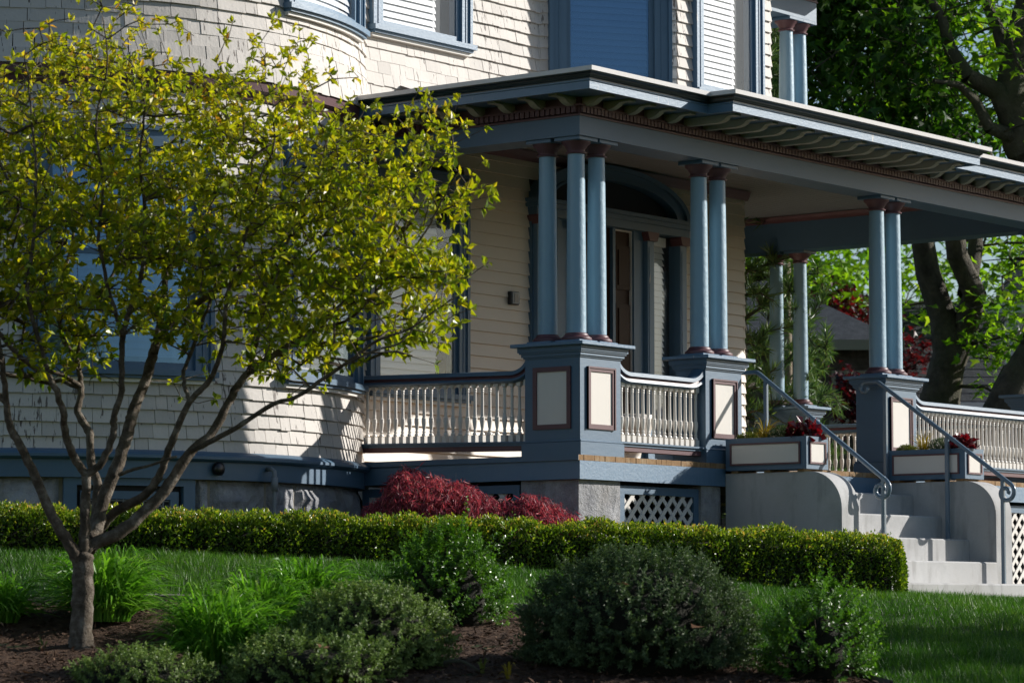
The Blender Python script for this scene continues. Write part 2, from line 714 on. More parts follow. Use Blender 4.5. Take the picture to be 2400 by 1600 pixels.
# ---------------------------------------------------------------- windows
def window(S, xc, w, z0, z1, mat=None, glass=None, cw=.115, meeting=None, dark_edge=0.0, slat=.058, sill_over=.03, blind_w=None):
    """casing, sash, pane, blind and sill on surface S; z0 bottom of the sill, z1 top of the head"""
    mat = mat or M['blue']
    glass = glass or M['glass']
    x0, x1 = xc - w / 2, xc + w / 2
    zs = z0 + .055
    c = MB()
    for a, b in ((x0, x0 + cw), (x1 - cw, x1)):
        sbox(c, S, a, b, -.058, .06, zs, z1)
    sbox(c, S, x0 + cw, x1 - cw, -.058, .06, z1 - cw, z1)
    # outer back band and inner bead
    for a, b in ((x0 - .012, x0 + .022), (x1 - .022, x1 + .012)):
        sbox(c, S, a, b, -.074, .0, zs, z1 + .012)
    sbox(c, S, x0 + .022, x1 - .022, -.074, .0, z1 - .022, z1 + .012)
    for a, b in ((x0 + cw * .52, x0 + cw * .60), (x1 - cw * .60, x1 - cw * .52)):
        sbox(c, S, a, b, -.064, .0, zs, z1 - cw)
    win = c.build('window', mat, house)
    s = MB()
    sbox(s, S, x0 - sill_over, x1 + sill_over, -.11, .0, z0 + .012, z0 + .055)
    sbox(s, S, x0 - sill_over * .3, x1 + sill_over * .3, -.085, .0, z0 - .012, z0 + .012)
    s.build('sill', M['blue_worn'] if mat is M['blue_worn'] else mat, win)
    mo = MB()
    sbox(mo, S, x0 - .01, x1 + .01, -.06, .0, z0 - .04, z0 - .012)
    mo.build('apron', M['cream'], win)
    # sash
    ix0, ix1, iz0, iz1 = x0 + cw, x1 - cw, zs, z1 - cw
    sw = .045
    sa = MB()
    for a, b in ((ix0, ix0 + sw), (ix1 - sw, ix1)):
        sbox(sa, S, a, b, -.030, .06, iz0, iz1)
    sbox(sa, S, ix0 + sw, ix1 - sw, -.030, .06, iz0, iz0 + sw * 1.3)
    sbox(sa, S, ix0 + sw, ix1 - sw, -.030, .06, iz1 - sw, iz1)
    if meeting:
        sbox(sa, S, ix0 + sw, ix1 - sw, -.033, .06, meeting - .02, meeting + .02)
    sa.build('sash', mat, win)
    g = MB()
    sbox(g, S, ix0 + sw, ix1 - sw, -.022, -.018, iz0 + sw, iz1 - sw)
    g.build('pane', glass, win)
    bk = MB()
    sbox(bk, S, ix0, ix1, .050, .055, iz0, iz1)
    bk.build('shade_backing', M['dark'], win)
    if slat:
        bx0, bx1 = ix0 + sw + .006, ix1 - sw - .006 - dark_edge
        z = iz1 - sw - .01
        while z > iz0 + sw + slat:
            b = MB()
            n = max(1, int((bx1 - bx0) / .15)) if S.curved else 1
            vs = []
            for i in range(n + 1):
                x = bx0 + (bx1 - bx0) * i / n
                # a convex slat, closed but for a thin gap at its foot
                for yy, tz in ((.032, 0), (.023, .30), (.016, .62), (.011, 1.04), (.014, 1.04), (.019, .62), (.026, .30), (.035, 0)):
                    vs.append(S.p(x, yy, z - slat * tz))
            fs = [tuple(range(8)), tuple(range(8 * n + 7, 8 * n - 1, -1))]
            for i in range(n):
                for k in range(8):
                    a = i * 8 + k
                    bb = i * 8 + (k + 1) % 8
                    fs.append((bb, a, a + 8, bb + 8))
            b.add(vs, fs)
            b.build('blind_slat', M['blind'], win)
            z -= slat
    return (x0 - .02, x1 + .02, z0 - .03, z1 + .02)


# ---------------------------------------------------------------- tower
A0 = 196.0                                     # arc starts here, runs to the door wall
TS = Round(TC, TR, A0)
arcx = lambda phi: math.radians(218.15 + phi - A0) * TR
LEN = arcx(84)
tw = MB().arc(TC, TR - .3, TR - .06, A0, 313, .9, 3.9, 60).build('tower_wall', M['shingle_core'], house)
w1 = window(TS, arcx(23.5), 1.42, 1.70, 3.56, glass=M['glass_blue'], meeting=2.62, cw=.14)
w2 = window(TS, arcx(67), 1.30, 1.72, 3.58, glass=M['glass'], meeting=2.64, dark_edge=.12)
shingle_field(TS, tw, 0, LEN + .25, 1.15, 3.86, (w1, w2), lo=.09, hi=.26)
tu = MB().arc(TC, TR - .3, TR - .06, A0, 313, 3.9, 6.2, 60).build('upper_tower_wall', M['shingle_core'], house)
w3 = window(TS, arcx(67), 1.30, 4.60, 6.1, mat=M['blue_worn'], glass=M['glass'])
w3b = window(TS, arcx(23.5), 1.42, 4.85, 6.1, mat=M['blue_worn'], glass=M['glass_blue'])
shingle_field(TS, tu, 0, LEN + .3, 3.99, 5.75, (w3, w3b), lo=.10, hi=.28,
              flare=lambda z: .11 * max(0, 1 - (z - 3.98) / .55) ** 2)
MB().arcprof(TC, [(TR - .1, 3.85), (TR + .03, 3.85), (TR + .05, 3.90), (TR + .09, 3.92), (TR + .10, 3.985), (TR - .1, 3.985)],
             A0, 312, 60).build('belt_moulding', M['maroon'], house)
MB().arcprof(TC, [(TR - .1, .955), (TR + .055, .955), (TR + .055, 1.085), (TR + .085, 1.09), (TR + .105, 1.105), (TR + .105, 1.125),
                  (TR + .08, 1.145), (TR + .03, 1.165), (TR - .1, 1.165)], A0, 311.5, 60).build('water_table', M['blue'], house)

# tower foundation: split-faced granite blocks in two courses
fnd = MB().arc(TC, TR - .5, TR - .035, A0, 311, -.3, .955, 40).build('foundation_wall', M['mortar'], house)


def stone_block(S, x0, x1, z0, z1, parent, seed, depth=.05, name='stone'):
    r = np.random.default_rng(seed)
    nx = max(4, int((x1 - x0) / .05))
    nz = max(4, int((z1 - z0) / .05))
    g = r.normal(0, 1, (nx + 1, nz + 1))
    for _ in range(2):
        g = (g + np.roll(g, 1, 0) + np.roll(g, 1, 1) + np.roll(g, -1, 0)) / 4 * 1.5
    vs, fs = [], []
    for i in range(nx + 1):
        for k in range(nz + 1):
            e = min(i, nx - i, k, nz - k)
            y = .0 if e == 0 else -depth * (.55 + .45 * min(e, 2) / 2) + g[i, k] * .014
            jx = 0 if e == 0 else r.normal(0, .004)
            vs.append(S.p(x0 + (x1 - x0) * i / nx + jx, y, z0 + (z1 - z0) * k / nz))
    for i in range(nx):
        for k in range(nz):
            a = i * (nz + 1) + k
            fs.append((a, a + nz + 1, a + nz + 2, a + 1))
    b = len(vs)
    for x, z in ((x0, z0), (x1, z0), (x1, z1), (x0, z1)):
        vs.append(S.p(x, .08, z))
    bl = [i * (nz + 1) for i in range(nx + 1)]
    tl = [i * (nz + 1) + nz for i in range(nx + 1)]
    fs.append(tuple(bl + [b + 1, b]))
    fs.append(tuple(tl[::-1] + [b + 3, b + 2]))
    fs.append(tuple(range(nz, -1, -1)) + (b, b + 3))
    fs.append(tuple(range(nx * (nz + 1), nx * (nz + 1) + nz + 1)) + (b + 2, b + 1))
    return MB().add(vs, fs).build(name, M['stone'], parent)


S0 = Round(TC, TR - .035, A0)
axf = lambda al: math.radians(al - A0) * (TR - .035)
k = 0
for z0, z1, cuts in ((.20, .552, (198, 211, 222, 232.5)), (.56, .95, (198, 216, 232.5)),
                     (.20, .95, (254.5, 257)), (.20, .95, (257.3, 268.6)),
                     (.20, .60, (268.9, 279, 291, 303, 311)), (.608, .95, (268.9, 276, 289, 298, 311))):
    for a, b in zip(cuts[:-1], cuts[1:]):
        stone_block(S0, axf(a + .12), axf(b - .12), z0, z1, fnd, 100 + k)
        k += 1
# basement window with an iron grille
bw = MB()
sbox(bw, S0, axf(233), axf(254), -.06, .1, .90, .953)
for a, b in ((233, 235), (252, 254)):
    sbox(bw, S0, axf(a), axf(b), -.06, .1, .2, .90)
for a, b in ((235.6, 237), (250, 251.4)):
    sbox(bw, S0, axf(a), axf(b), -.035, .1, .2, .86)
sbox(bw, S0, axf(237), axf(250), -.035, .1, .80, .86)
bwin = bw.build('basement_window', M['blue'], house)
b = MB()
sbox(b, S0, axf(235), axf(252), -.006, -.003, .2, .9)
b.build('shade_backing', M['dark'], bwin)
gr = MB()
for i in range(13):
    x = axf(237) + (axf(250) - axf(237)) * i / 12
    sbox(gr, S0, x - .004, x + .004, -.022, -.014, .2, .8)
for z in (.3, .4, .5, .6, .7, .79):
    sbox(gr, S0, axf(237), axf(250), -.021, -.015, z - .004, z + .004)
for i in range(12):
    x = axf(237) + (axf(250) - axf(237)) * (i + .5) / 12
    for z in (.45, .55, .65, .745):
        gr.tube([S0.p(x + .018 * math.cos(t) * (1 - t / 14), -.023, z + .018 * math.sin(t) * (1 - t / 14)) for t in np.linspace(0, 9, 14)], .0035, 4)
gr.build('grille', M['grey_metal'], bwin)

# ---------------------------------------------------------------- door wall (clapboards)
DW = Flat(0, W)
dw = MB().box(-.6, 5.70, W + .06, W + .25, 1.0, 4.3).build('door_wall', M['shingle_core'], house)
wl = window(DW, .835, 1.27, 1.74, 3.66, glass=M['glass'], meeting=2.70, dark_edge=.17)
ARCH_C, ARCH_A, ARCH_B, ARCH_Z = 3.507, 1.15, .40, 3.575


def clap_row(x0, x1, z, ex):
    if x1 - x0 < .03:
        return
    uz = Vector((0, .020 / ex, 1)).normalized()
    ux = Vector((1, 0, 0))
    un = uz.cross(ux)
    o = Vector(((x0 + x1) / 2, W - .013, z + ex / 2))
    unit_piece('clapboard', M['clap'], frame(o, ux, un, uz, x1 - x0, .014, ex * 1.12), dw)


ex = .1065
z = 1.09
while z < 3.98:
    zc = z + ex / 2
    if zc < 1.73:
        clap_row(.0, 2.37, z, ex)
    else:
        if zc < 3.70:
            clap_row(1.46, 2.37, z, ex)
            clap_row(.0, .21, z, ex)
        elif zc < ARCH_Z:
            clap_row(.0, 2.37, z, ex)
        else:
            t = (zc - ARCH_Z) / ARCH_B
            hw = ARCH_A * math.sqrt(max(0, 1 - t * t)) if t < 1 else 0
            clap_row(.0, ARCH_C - hw + .03, z, ex)
    if zc < ARCH_Z:
        clap_row(4.64, 5.735, z, ex)
    else:
        t = (zc - ARCH_Z) / ARCH_B
        hw = ARCH_A * math.sqrt(max(0, 1 - t * t)) if t < 1 else 0
        clap_row(ARCH_C + hw - .03, 5.735, z, ex)
    z += ex
# the house corner beyond the porch: side wall of the same boards running back
sw = MB().box(5.50, 5.715, W + .25, W + 6, .2, 4.3).build('side_wall', M['shingle_core'], house)
z = 1.09
while z < 3.98:
    uz = Vector((-.020 / ex, 0, 1)).normalized()
    uy = Vector((0, 1, 0))
    un = uy.cross(uz)
    unit_piece('clapboard', M['clap'], frame(Vector((5.728, W + 2.98, z + ex / 2)), uy, un * -1, uz, 6.0, .014, ex * 1.12), sw)
    z += ex
# frieze moulding under the porch ceiling
MB().prism([(W - .05, 3.93), (W - .07, 3.985), (W, 3.985), (W, 3.90), (W - .03, 3.90)], 'x', .0, 5.78).build('ceiling_moulding', M['maroon'], house)

# ---------------------------------------------------------------- front door with side lights and arch
dr = MB()
dr.box(3.56, 3.60, W - .05, W + .05, 1.17, 3.43).box(3.87, 4.02, W - .06, W + .05, 1.17, 3.43)
dr.box(2.72, 2.99, W - .06, W + .05, 1.17, 3.43)
dr.box(2.36, 2.40, W - .05, W + .05, 1.17, 3.43)
door_frame = dr.build('door_surround', M['blue'], house)
pil = M['blue_worn']
for x0, x1 in ((2.38, 2.47), (2.90, 2.99), (4.03, 4.13), (4.55, 4.65)):
    p = MB().box(x0, x1, W - .10, W + .04, 1.17, 3.35)
    p.box(x0 - .012, x1 + .012, W - .115, W + .04, 1.17, 1.36)
    p.box(x0 + .02, x1 - .02, W - .106, W, 1.42, 3.30)
    p.build('pilaster', pil, door_frame)
    c = MB().prism([(x0 - .01, 3.35), (x1 + .01, 3.35), (x1 + .035, 3.41), (x1 + .035, 3.43), (x0 - .035, 3.43), (x0 - .035, 3.41)], 'y', W - .135, W)
    c.build('capital', M['maroon'], door_frame)
ln = MB()
ln.box(2.345, 4.675, W - .12, W + .04, 3.43, 3.50).box(2.32, 4.70, W - .15, W + .04, 3.50, 3.54).box(2.30, 4.72, W - .18, W + .04, 3.54, 3.575)
ln.build('lintel', M['blue'], door_frame)


def ellipse_ring(a0, b0, a1, b1, y0, y1, n=40):
    vs, fs = [], []
    for i in range(n + 1):
        t = math.pi * i / n
        for a, b, y in ((a0, b0, y0), (a1, b1, y0), (a1, b1, y1), (a0, b0, y1)):
            vs.append((ARCH_C + a * math.cos(t), y, ARCH_Z + b * math.sin(t)))
    for i in range(n):
        for k in range(4):
            p = i * 4 + k
            q = i * 4 + (k + 1) % 4
            fs.append((p, q, q + 4, p + 4))
    fs += [(0, 1, 2, 3), tuple(range(n * 4 + 3, n * 4 - 1, -1))]
    return vs, fs


ar = MB()
ar.add(*ellipse_ring(ARCH_A, ARCH_B, ARCH_A - .06, ARCH_B - .04, W - .15, W))
ar.add(*ellipse_ring(ARCH_A - .06, ARCH_B - .04, ARCH_A - .17, ARCH_B - .11, W - .12, W))
ar.add(*ellipse_ring(ARCH_A - .17, ARCH_B - .11, ARCH_A - .20, ARCH_B - .13, W - .135, W))
smooth_by_angle(ar.build('arch', M['blue'], door_frame), 35)
fan = MB()
n = 30
fan.add([(ARCH_C, W - .03, ARCH_Z)] + [(ARCH_C + .96 * math.cos(math.pi * i / n), W - .03, ARCH_Z + .28 * math.sin(math.pi * i / n)) for i in range(n + 1)],
        [(0, i + 1, i + 2) for i in range(n)])
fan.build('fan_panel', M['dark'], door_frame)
door = MB()
door.box(2.99, 3.56, W - .015, W + .03, 1.17, 3.43).box(3.60, 3.87, W - .015, W + .03, 1.17, 3.43)
for z0, z1 in ((1.30, 1.85), (2.0, 2.75), (2.88, 3.28)):
    door.box(3.63, 3.84, W - .035, W, z0, z1)
    door.box(3.66, 3.81, W - .045, W, z0 + .04, z1 - .04)
d_o = door.build('front_door', M['dark_wood'], house)
MB().box(3.600, 3.612, W - .04, W - .016, 1.17, 3.425).box(3.612, 3.868, W - .04, W - .016, 3.412, 3.425).box(3.856, 3.868, W - .04, W - .016, 1.17, 3.412).build('storm_frame', M['white'], d_o)
MB().lathe([(.012, 0), (.028, .01), (.03, .03), (.02, .045)], 0, 0, 10).build('door_knob', M['grey_metal'], d_o).matrix_basis = Matrix.Translation((3.65, W - .045, 2.05)) @ Matrix.Rotation(math.pi / 2, 4, 'X')
for x0, x1, top in ((2.47, 2.72, True), (4.13, 4.55, True)):
    sl = MB().box(x0, x1, W - .02, W - .016, 1.45, 3.42).build('sidelight', M['glass'], door_frame)
    bkx1 = x1 if x0 < 3 else x0 + .29
    MB().box(x0, x1, W + .030, W + .034, 1.2, 3.43).build('shade_backing', M['dark'], door_frame)
    MB().box(x0, bkx1 + .02, W - .012, W + .02, 3.33, 3.415).build('blind_headrail', M['blind'], door_frame)
    z = 3.33
    while z > 1.45:
        b = MB().add([(x0 + .005, W + .022, z), (bkx1, W + .022, z), (bkx1, W - .006, z - .06), (x0 + .005, W - .006, z - .06),
                      (x0 + .005, W + .025, z), (bkx1, W + .025, z), (bkx1, W - .003, z - .06), (x0 + .005, W - .003, z - .06)],
                     [(0, 1, 2, 3), (7, 6, 5, 4), (0, 4, 5, 1), (3, 2, 6, 7), (0, 3, 7, 4), (1, 5, 6, 2)])
        b.build('blind_slat', M['blind'], door_frame)
        z -= .058
    MB().box(x0, x1, W - .04, W + .03, 1.17, 1.45).build('apron_panel', M['blue'], door_frame)

# ---------------------------------------------------------------- storey above the porch
UW = Flat(0, W)
uw = MB().box(-.2, 2.62, W + .06, W + .3, 4.2, 6.4).build('upper_wall', M['shingle_core'], house)
w4 = window(UW, .86, 1.28, 4.745, 6.3, mat=M['blue_worn'], glass=M['glass'], dark_edge=.22)
DA = math.radians(-34.0)
BX, BY = 2.525, W
DL = 1.30
BD = Flat(BX, BY, DA)
cx2, cy2 = BX + DL * math.cos(DA), BY + DL * math.sin(DA)
BFL = 1.52
BF = Flat(cx2, cy2)
shingle_field(UW, uw, .02, 2.545, 4.09, 5.75, (w4,), flare=lambda z: .05 * max(0, 1 - (z - 4.3) / .3) if z > 4.3 else .05)
bay = MB().prism([(BX + .03, W + .3), (BX + .0335, W + .05), (BX + .0335 + (DL - .0184) * .829, cy2 + .06), (cx2 + BFL - .06, cy2 + .06), (cx2 + BFL - .06, W + .3)], 'z', 4.15, 6.4).build('bay_wall', M['shingle_core'], house)
w5 = window(BD, .66, 1.13, 4.585, 6.3, glass=M['glass_blue'], cw=.15)
w6 = window(BF, .78, 1.08, 4.615, 6.3, mat=M['blue_worn'], glass=M['glass'], dark_edge=.20)
shingle_field(BD, bay, -.02, DL, 4.2, 5.75, (w5,), lo=.1, hi=.2)
shingle_field(BF, bay, 0, BFL, 4.2, 5.75, (w6,), lo=.1, hi=.22)
BR = Flat(cx2 + BFL, cy2, math.pi / 2)
shingle_field(BR, bay, 0, 1.1, 4.2, 5.75, (), lo=.1, hi=.22)
flush_shingles()

# ================================================================== PORCH (parts of the house)
XE = 7.90                     # right end of the porch
YB = 5.4                      # the porch turns the corner and runs back
# floor: boards run front to back, their ends show along the edge
fl = MB().box(.0, XE, .02, W, 1.06, 1.128).box(5.75, XE, W, YB, 1.06, 1.128).build('porch_floor', M['wood_end'], house)
x = -.06
while x < XE + .04:
    w = .068
    y1 = W if x < 5.74 else YB
    Mx = frame(Vector((x + w / 2, (-.03 + y1) / 2 + random.uniform(-.002, .003), 1.149 + random.uniform(-.001, .001))),
               Vector((1, 0, 0)), Vector((0, 1, 0)), Vector((0, 0, 1)), w - .003, y1 + .03, .042)
    unit_piece('floor_board', M['wood_end'], Mx, fl)
    x += w
MB().box(-.064, -.061, -.03, W, 1.128, 1.17).build('edge_trim', M['blue'], fl)
# skirt boards
sk = MB().sweep([(0, .985), (.03, .985), (.03, 1.127), (0, 1.127)], [(-.015, W), (-.015, .0), (1.93, .0)])
sk.sweep([(0, .985), (.03, .985), (.03, 1.127), (0, 1.127)], [(4.64, .0), (XE, .0), (XE, YB)])
sk.sweep([(0, .985), (.03, .985), (.03, 1.127), (0, 1.127)], [(2.1, .0), (4.45, .0)])
sk.build('skirt_board', M['blue_worn'], house)

# stone piers


def pier(x0, x1, y0, y1, z0, z1, seed):
    r = np.random.default_rng(seed)
    faces = []
    vs = []
    n = 9
    fs = []
    for (o, du, dv, nn) in (((x0, y0, z0), (x1 - x0, 0, 0), (0, 0, z1 - z0), (0, -1, 0)),
                            ((x0, y1, z0), (0, y0 - y1, 0), (0, 0, z1 - z0), (-1, 0, 0)),
                            ((x1, y0, z0), (0, y1 - y0, 0), (0, 0, z1 - z0), (1, 0, 0)),
                            ((x0, y0, z1), (x1 - x0, 0, 0), (0, y1 - y0, 0), (0, 0, 1))):
        g = r.normal(0, 1, (n + 1, n + 1))
        g = (g + np.roll(g, 1, 0) + np.roll(g, 1, 1)) / 3
        b = len(vs)
        for i in range(n + 1):
            for k in range(n + 1):
                e = min(i, n - i, k, n - k)
                h = 0 if e == 0 or nn[2] else .022 * (min(e, 2) / 2) + g[i, k] * .010
                if nn == (0, -1, 0) and i < 3 and e > 0:
                    h *= .3
                vs.append(tuple(o[q] + du[q] * i / n + dv[q] * k / n + nn[q] * h for q in range(3)))
        for i in range(n):
            for k in range(n):
                a = b + i * (n + 1) + k
                fs.append((a, a + n + 1, a + n + 2, a + 1))
    return MB().add(vs, fs).build('pier_stone', M['stone'], house)


pier(.0, .535, .015, .575, -.2, .984, 1)
pier(1.64, 1.915, .015, .5, -.2, .984, 2)
pier(4.66, 5.0, .015, .5, -.2, .984, 3)
pier(7.45, 7.9, .015, .575, -.2, .984, 4)


def lattice(kind_axis, a0, a1, z0, z1, off, name='lattice_screen'):
    """framed crossing-slat screen; axis x: faces -Y at y=off; axis y: faces -X at x=off"""
    def P(a, o, z):
        return (a, off + o, z) if kind_axis == 'x' else (off + o, a, z)

    def bx(mb, A0, A1, o0, o1, Z0, Z1):
        q0, q1 = P(A0, o0, Z0), P(A1, o1, Z1)
        mb.box(min(q0[0], q1[0]), max(q0[0], q1[0]), min(q0[1], q1[1]), max(q0[1], q1[1]), Z0, Z1)
    fr = MB()
    fw_ = .065
    bx(fr, a0, a1, -.0, .03, z1 - fw_, z1)
    bx(fr, a0, a0 + fw_, -.0, .03, z0, z1 - fw_)
    bx(fr, a1 - fw_, a1, -.0, .03, z0, z1 - fw_)
    bx(fr, a0, a1, .30, .32, z0, z1)
    f = fr.build(name, M['blue'], house)
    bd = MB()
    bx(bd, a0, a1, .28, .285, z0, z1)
    bd.build('shade_backing', M['dark'], f)
    A0, A1, Z0, Z1 = a0 + fw_, a1 - fw_, z0, z1 - fw_
    step, sw_, th = .137, .036, .008
    for sgn, o in ((1, .012), (-1, .021)):
        c = A0 - (Z1 - Z0) if sgn > 0 else A0
        cc = c
        while cc < (A1 if sgn > 0 else A1 + (Z1 - Z0)):
            # centre line a = cc + sgn*(z-Z0); clip to the opening
            pts = []
            for s in (-1, 1):
                ca = cc + s * sw_ * .7
                lo, hi = Z0, Z1
                if sgn > 0:
                    lo = max(lo, Z0 + (A0 - ca))
                    hi = min(hi, Z0 + (A1 - ca))
                else:
                    lo = max(lo, Z0 + (ca - A1))
                    hi = min(hi, Z0 + (ca - A0))
                pts.append((ca, lo, hi))
            (c1, l1, h1), (c2, l2, h2) = pts
            if h1 - l1 > .01 and h2 - l2 > .01:
                vs = []
                for oo in (o, o + th):
                    for ca, zz in ((c1, l1), (c2, l2), (c2, h2), (c1, h1)):
                        vs.append(P(ca + sgn * (zz - Z0), oo, zz))
                MB().add(vs, [(0, 1, 2, 3), (7, 6, 5, 4), (0, 4, 5, 1), (1, 5, 6, 2), (2, 6, 7, 3), (3, 7, 4, 0)]).build('lattice_slat', M['cream'], f)
            cc += step
    return f


lattice('x', .55, 1.625, .18, .955, .03)
lattice('x', 5.0, 7.45, .18, .955, .03)
lattice('y', .59, 2.2, .30, .955, .0)

# ---------------------------------------------------------------- pedestals and columns
PED = {}


def pedestal(x0, x1, y0, y1, sides=('f', 'l')):
    p = MB()
    p.box(x0, x1, y0, y1, ZF, 1.975)
    p.box(x0 - .020, x1 + .020, y0 - .020, y1 + .020, ZF, 1.272)
    p.bev(x0 - .014, x1 + .014, y0 - .014, y1 + .014, 1.272, 1.290, .005)
    body = p.build('pedestal', M['blue'], house)
    crown = MB()
    for o, a, b in ((.010, 1.925, 1.938), (.022, 1.938, 1.962), (.034, 1.962, 1.975), (.044, 1.975, 2.012)):
        crown.box(x0 - o, x1 + o, y0 - o, y1 + o, a, b)
    crown.build('crown_moulding', M['blue'], body)
    MB().bev(x0 - .085, x1 + .085, y0 - .085, y1 + .085, 2.012, 2.040, .004).build('cap', M['blue_worn'], body)
    for s in sides:
        if s in 'fb':
            a, b, y = x0 + .11, x1 - .11, (y0 if s == 'f' else y1)
            sg = -1 if s == 'f' else 1
            MB().box(a, b, min(y, y + sg * .004), max(y, y + sg * .004), 1.40, 1.83).build('panel', M['cream'], body)
            fr = MB()
            for q0, q1, z0, z1 in ((a - .025, a + .012, 1.375, 1.855), (b - .012, b + .025, 1.375, 1.855), (a + .012, b - .012, 1.818, 1.855), (a + .012, b - .012, 1.375, 1.412)):
                fr.box(q0, q1, min(y, y + sg * .014), max(y, y + sg * .014), z0, z1)
            fr.box(a - .025, a - .012, y + sg * .021 if sg < 0 else y, y if sg < 0 else y + .021, 1.375, 1.855)
            fr.box(b + .012, b + .025, y + sg * .021 if sg < 0 else y, y if sg < 0 else y + .021, 1.375, 1.855)
            fr.box(a - .012, b + .012, y + sg * .021 if sg < 0 else y, y if sg < 0 else y + .021, 1.842, 1.855)
            fr.build('panel_moulding', M['maroon'], body)
        else:
            a, b, xx = y0 + .11, y1 - .11, (x0 if s == 'l' else x1)
            if b - a < .05:
                continue
            sg = -1 if s == 'l' else 1
            MB().box(min(xx, xx + sg * .004), max(xx, xx + sg * .004), a, b, 1.40, 1.83).build('panel', M['cream'], body)
            fr = MB()
            for q0, q1, z0, z1 in ((a - .025, a + .012, 1.375, 1.855), (b - .012, b + .025, 1.375, 1.855), (a + .012, b - .012, 1.818, 1.855), (a + .012, b - .012, 1.375, 1.412)):
                fr.box(min(xx, xx + sg * .014), max(xx, xx + sg * .014), q0, q1, z0, z1)
            fr.build('panel_moulding', M['maroon'], body)
    return body


PROTO = {}


def column(x, y, z0=2.040, z1=3.640, r0=.077, r1=.066, name='column'):
    k = (z0, z1, r0)
    if k not in PROTO:
        zb, zt = z0 + .022, z1 - .030
        sh = MB()
        prof = []
        for i in range(9):
            t = i / 8
            z = zb + .052 + (zt - .095 - zb - .052) * t
            r = r0 + (r1 - r0) * t ** 1.6
            prof.append((r, z))
        sh.lathe(prof, 0, 0, 28)
        base = MB().lathe([(.118, zb), (.121, zb + .010), (.118, zb + .022), (.104, zb + .028), (.100, zb + .036), (.092, zb + .040), (.090, zb + .050), (r0 + .004, zb + .058)], 0, 0, 28)
        cap = MB().lathe([(r1 + .002, zt - .098), (r1 + .016, zt - .095), (r1 + .018, zt - .086), (r1 + .004, zt - .078), (r1 + .006, zt - .060),
                          (r1 + .020, zt - .045), (r1 + .022, zt - .034), (r1 + .045, zt - .016), (r1 + .050, zt - .002), (r1 + .05, zt)], 0, 0, 28)
        pl = MB().bev(-.118, .118, -.118, .118, z0, zb, .003)
        ab = MB().bev(-.122, .122, -.122, .122, zt, z1, .003)
        PROTO[k] = [b.mesh(nm, s) for b, nm, s in ((sh, 'column', True), (base, 'base', True), (cap, 'capital', True), (pl, 'plinth', False), (ab, 'abacus', False))]
        for me, mt in zip(PROTO[k], ('column', 'maroon', 'maroon', 'blue_worn', 'blue')):
            me.materials.append(M[mt])
            if mt == 'column' or mt == 'maroon':
                me.set_sharp_from_angle(angle=math.radians(50))
    ms = PROTO[k]
    o = link(name, ms[0], None, house)
    o.location = (x, y, 0)
    o.matrix_parent_inverse = house.matrix_basis.inverted()
    for me, nm in zip(ms[1:], ('base', 'capital', 'plinth', 'abacus')):
        c = bpy.data.objects.new(nm, me)
        COL.objects.link(c)
        c.parent = o
    return o


pedestal(.0, .525, .0, .535, ('f', 'l'))
for x, y in ((.14, .14), (.14, .42), (.405, .14)):
    column(x, y)
pedestal(1.69, 2.21, .0, .29, ('f',))
for x in (1.815, 2.085):
    column(x, .145)
pedestal(4.445, 4.985, .0, .29, ('f',))
for x in (4.58, 4.855):
    column(x, .145)
pedestal(7.45, 7.9, .0, .42, ('f', 'l'))
for x, y in ((7.60, .145), (7.76, .145), (7.76, .30)):
    column(x, y)
pedestal(7.61, 7.88, 2.86, 3.44, ('l', 'r', 'f'))
for y in (3.0, 3.29):
    column(7.745, y)


# ---------------------------------------------------------------- balustrades
def baluster_mesh(z0, z1, blk_top):
    b = MB()
    h = z1 - z0
    q = .0215
    b.box(-q, q, -q, q, z0, z0 + .058)
    zz = z0 + .058
    t = blk_top
    b.lathe([(.012, zz), (.021, zz + .006), (.017, zz + .018), (.010, zz + .028), (.017, zz + .034), (.012, zz + .042), (.011, zz + .050),
             (.016, zz + .075), (.0215, zz + .115), (.0205, zz + .135), (.021, zz + .140), (.0145, zz + .150), (.0130, zz + .20),
             (.0115, t - .045), (.0150, t - .040), (.0115, t - .032), (.0150, t - .022), (.012, t - .014), (.020, t - .004), (.016, t)], 0, 0, 10)
    b.box(-q, q, -q, q, t, z1)
    me = b.mesh('baluster', False)
    me.materials.append(M['cream'])
    return me


BM = None


def rail_sweep(path3, prof, mat, name, parent):
    """profile (across, up) carried along a 3D polyline that bends only upward"""
    vs, fs = [], []
    n = len(prof)
    P = [np.array(p, float) for p in path3]
    for i, p in enumerate(P):
        t = P[min(i + 1, len(P) - 1)] - P[max(i - 1, 0)]
        t /= np.linalg.norm(t)
        hz = np.array([t[0], t[1], 0])
        hz /= np.linalg.norm(hz) if np.linalg.norm(hz) > 1e-6 else 1
        side = np.array([hz[1], -hz[0], 0])
        up = np.cross(side, t)
        if up[2] < 0:
            up = -up
        for a, u in prof:
            vs.append(p + side * a + up * u)
    for i in range(len(P) - 1):
        for k in range(n):
            a = i * n + k
            b = i * n + (k + 1) % n
            fs.append((b, a, a + n, b + n))
    fs += [tuple(range(n)), tuple(range(len(P) * n - 1, (len(P) - 1) * n - 1, -1))]
    return MB().add(vs, fs).build(name, mat, parent)


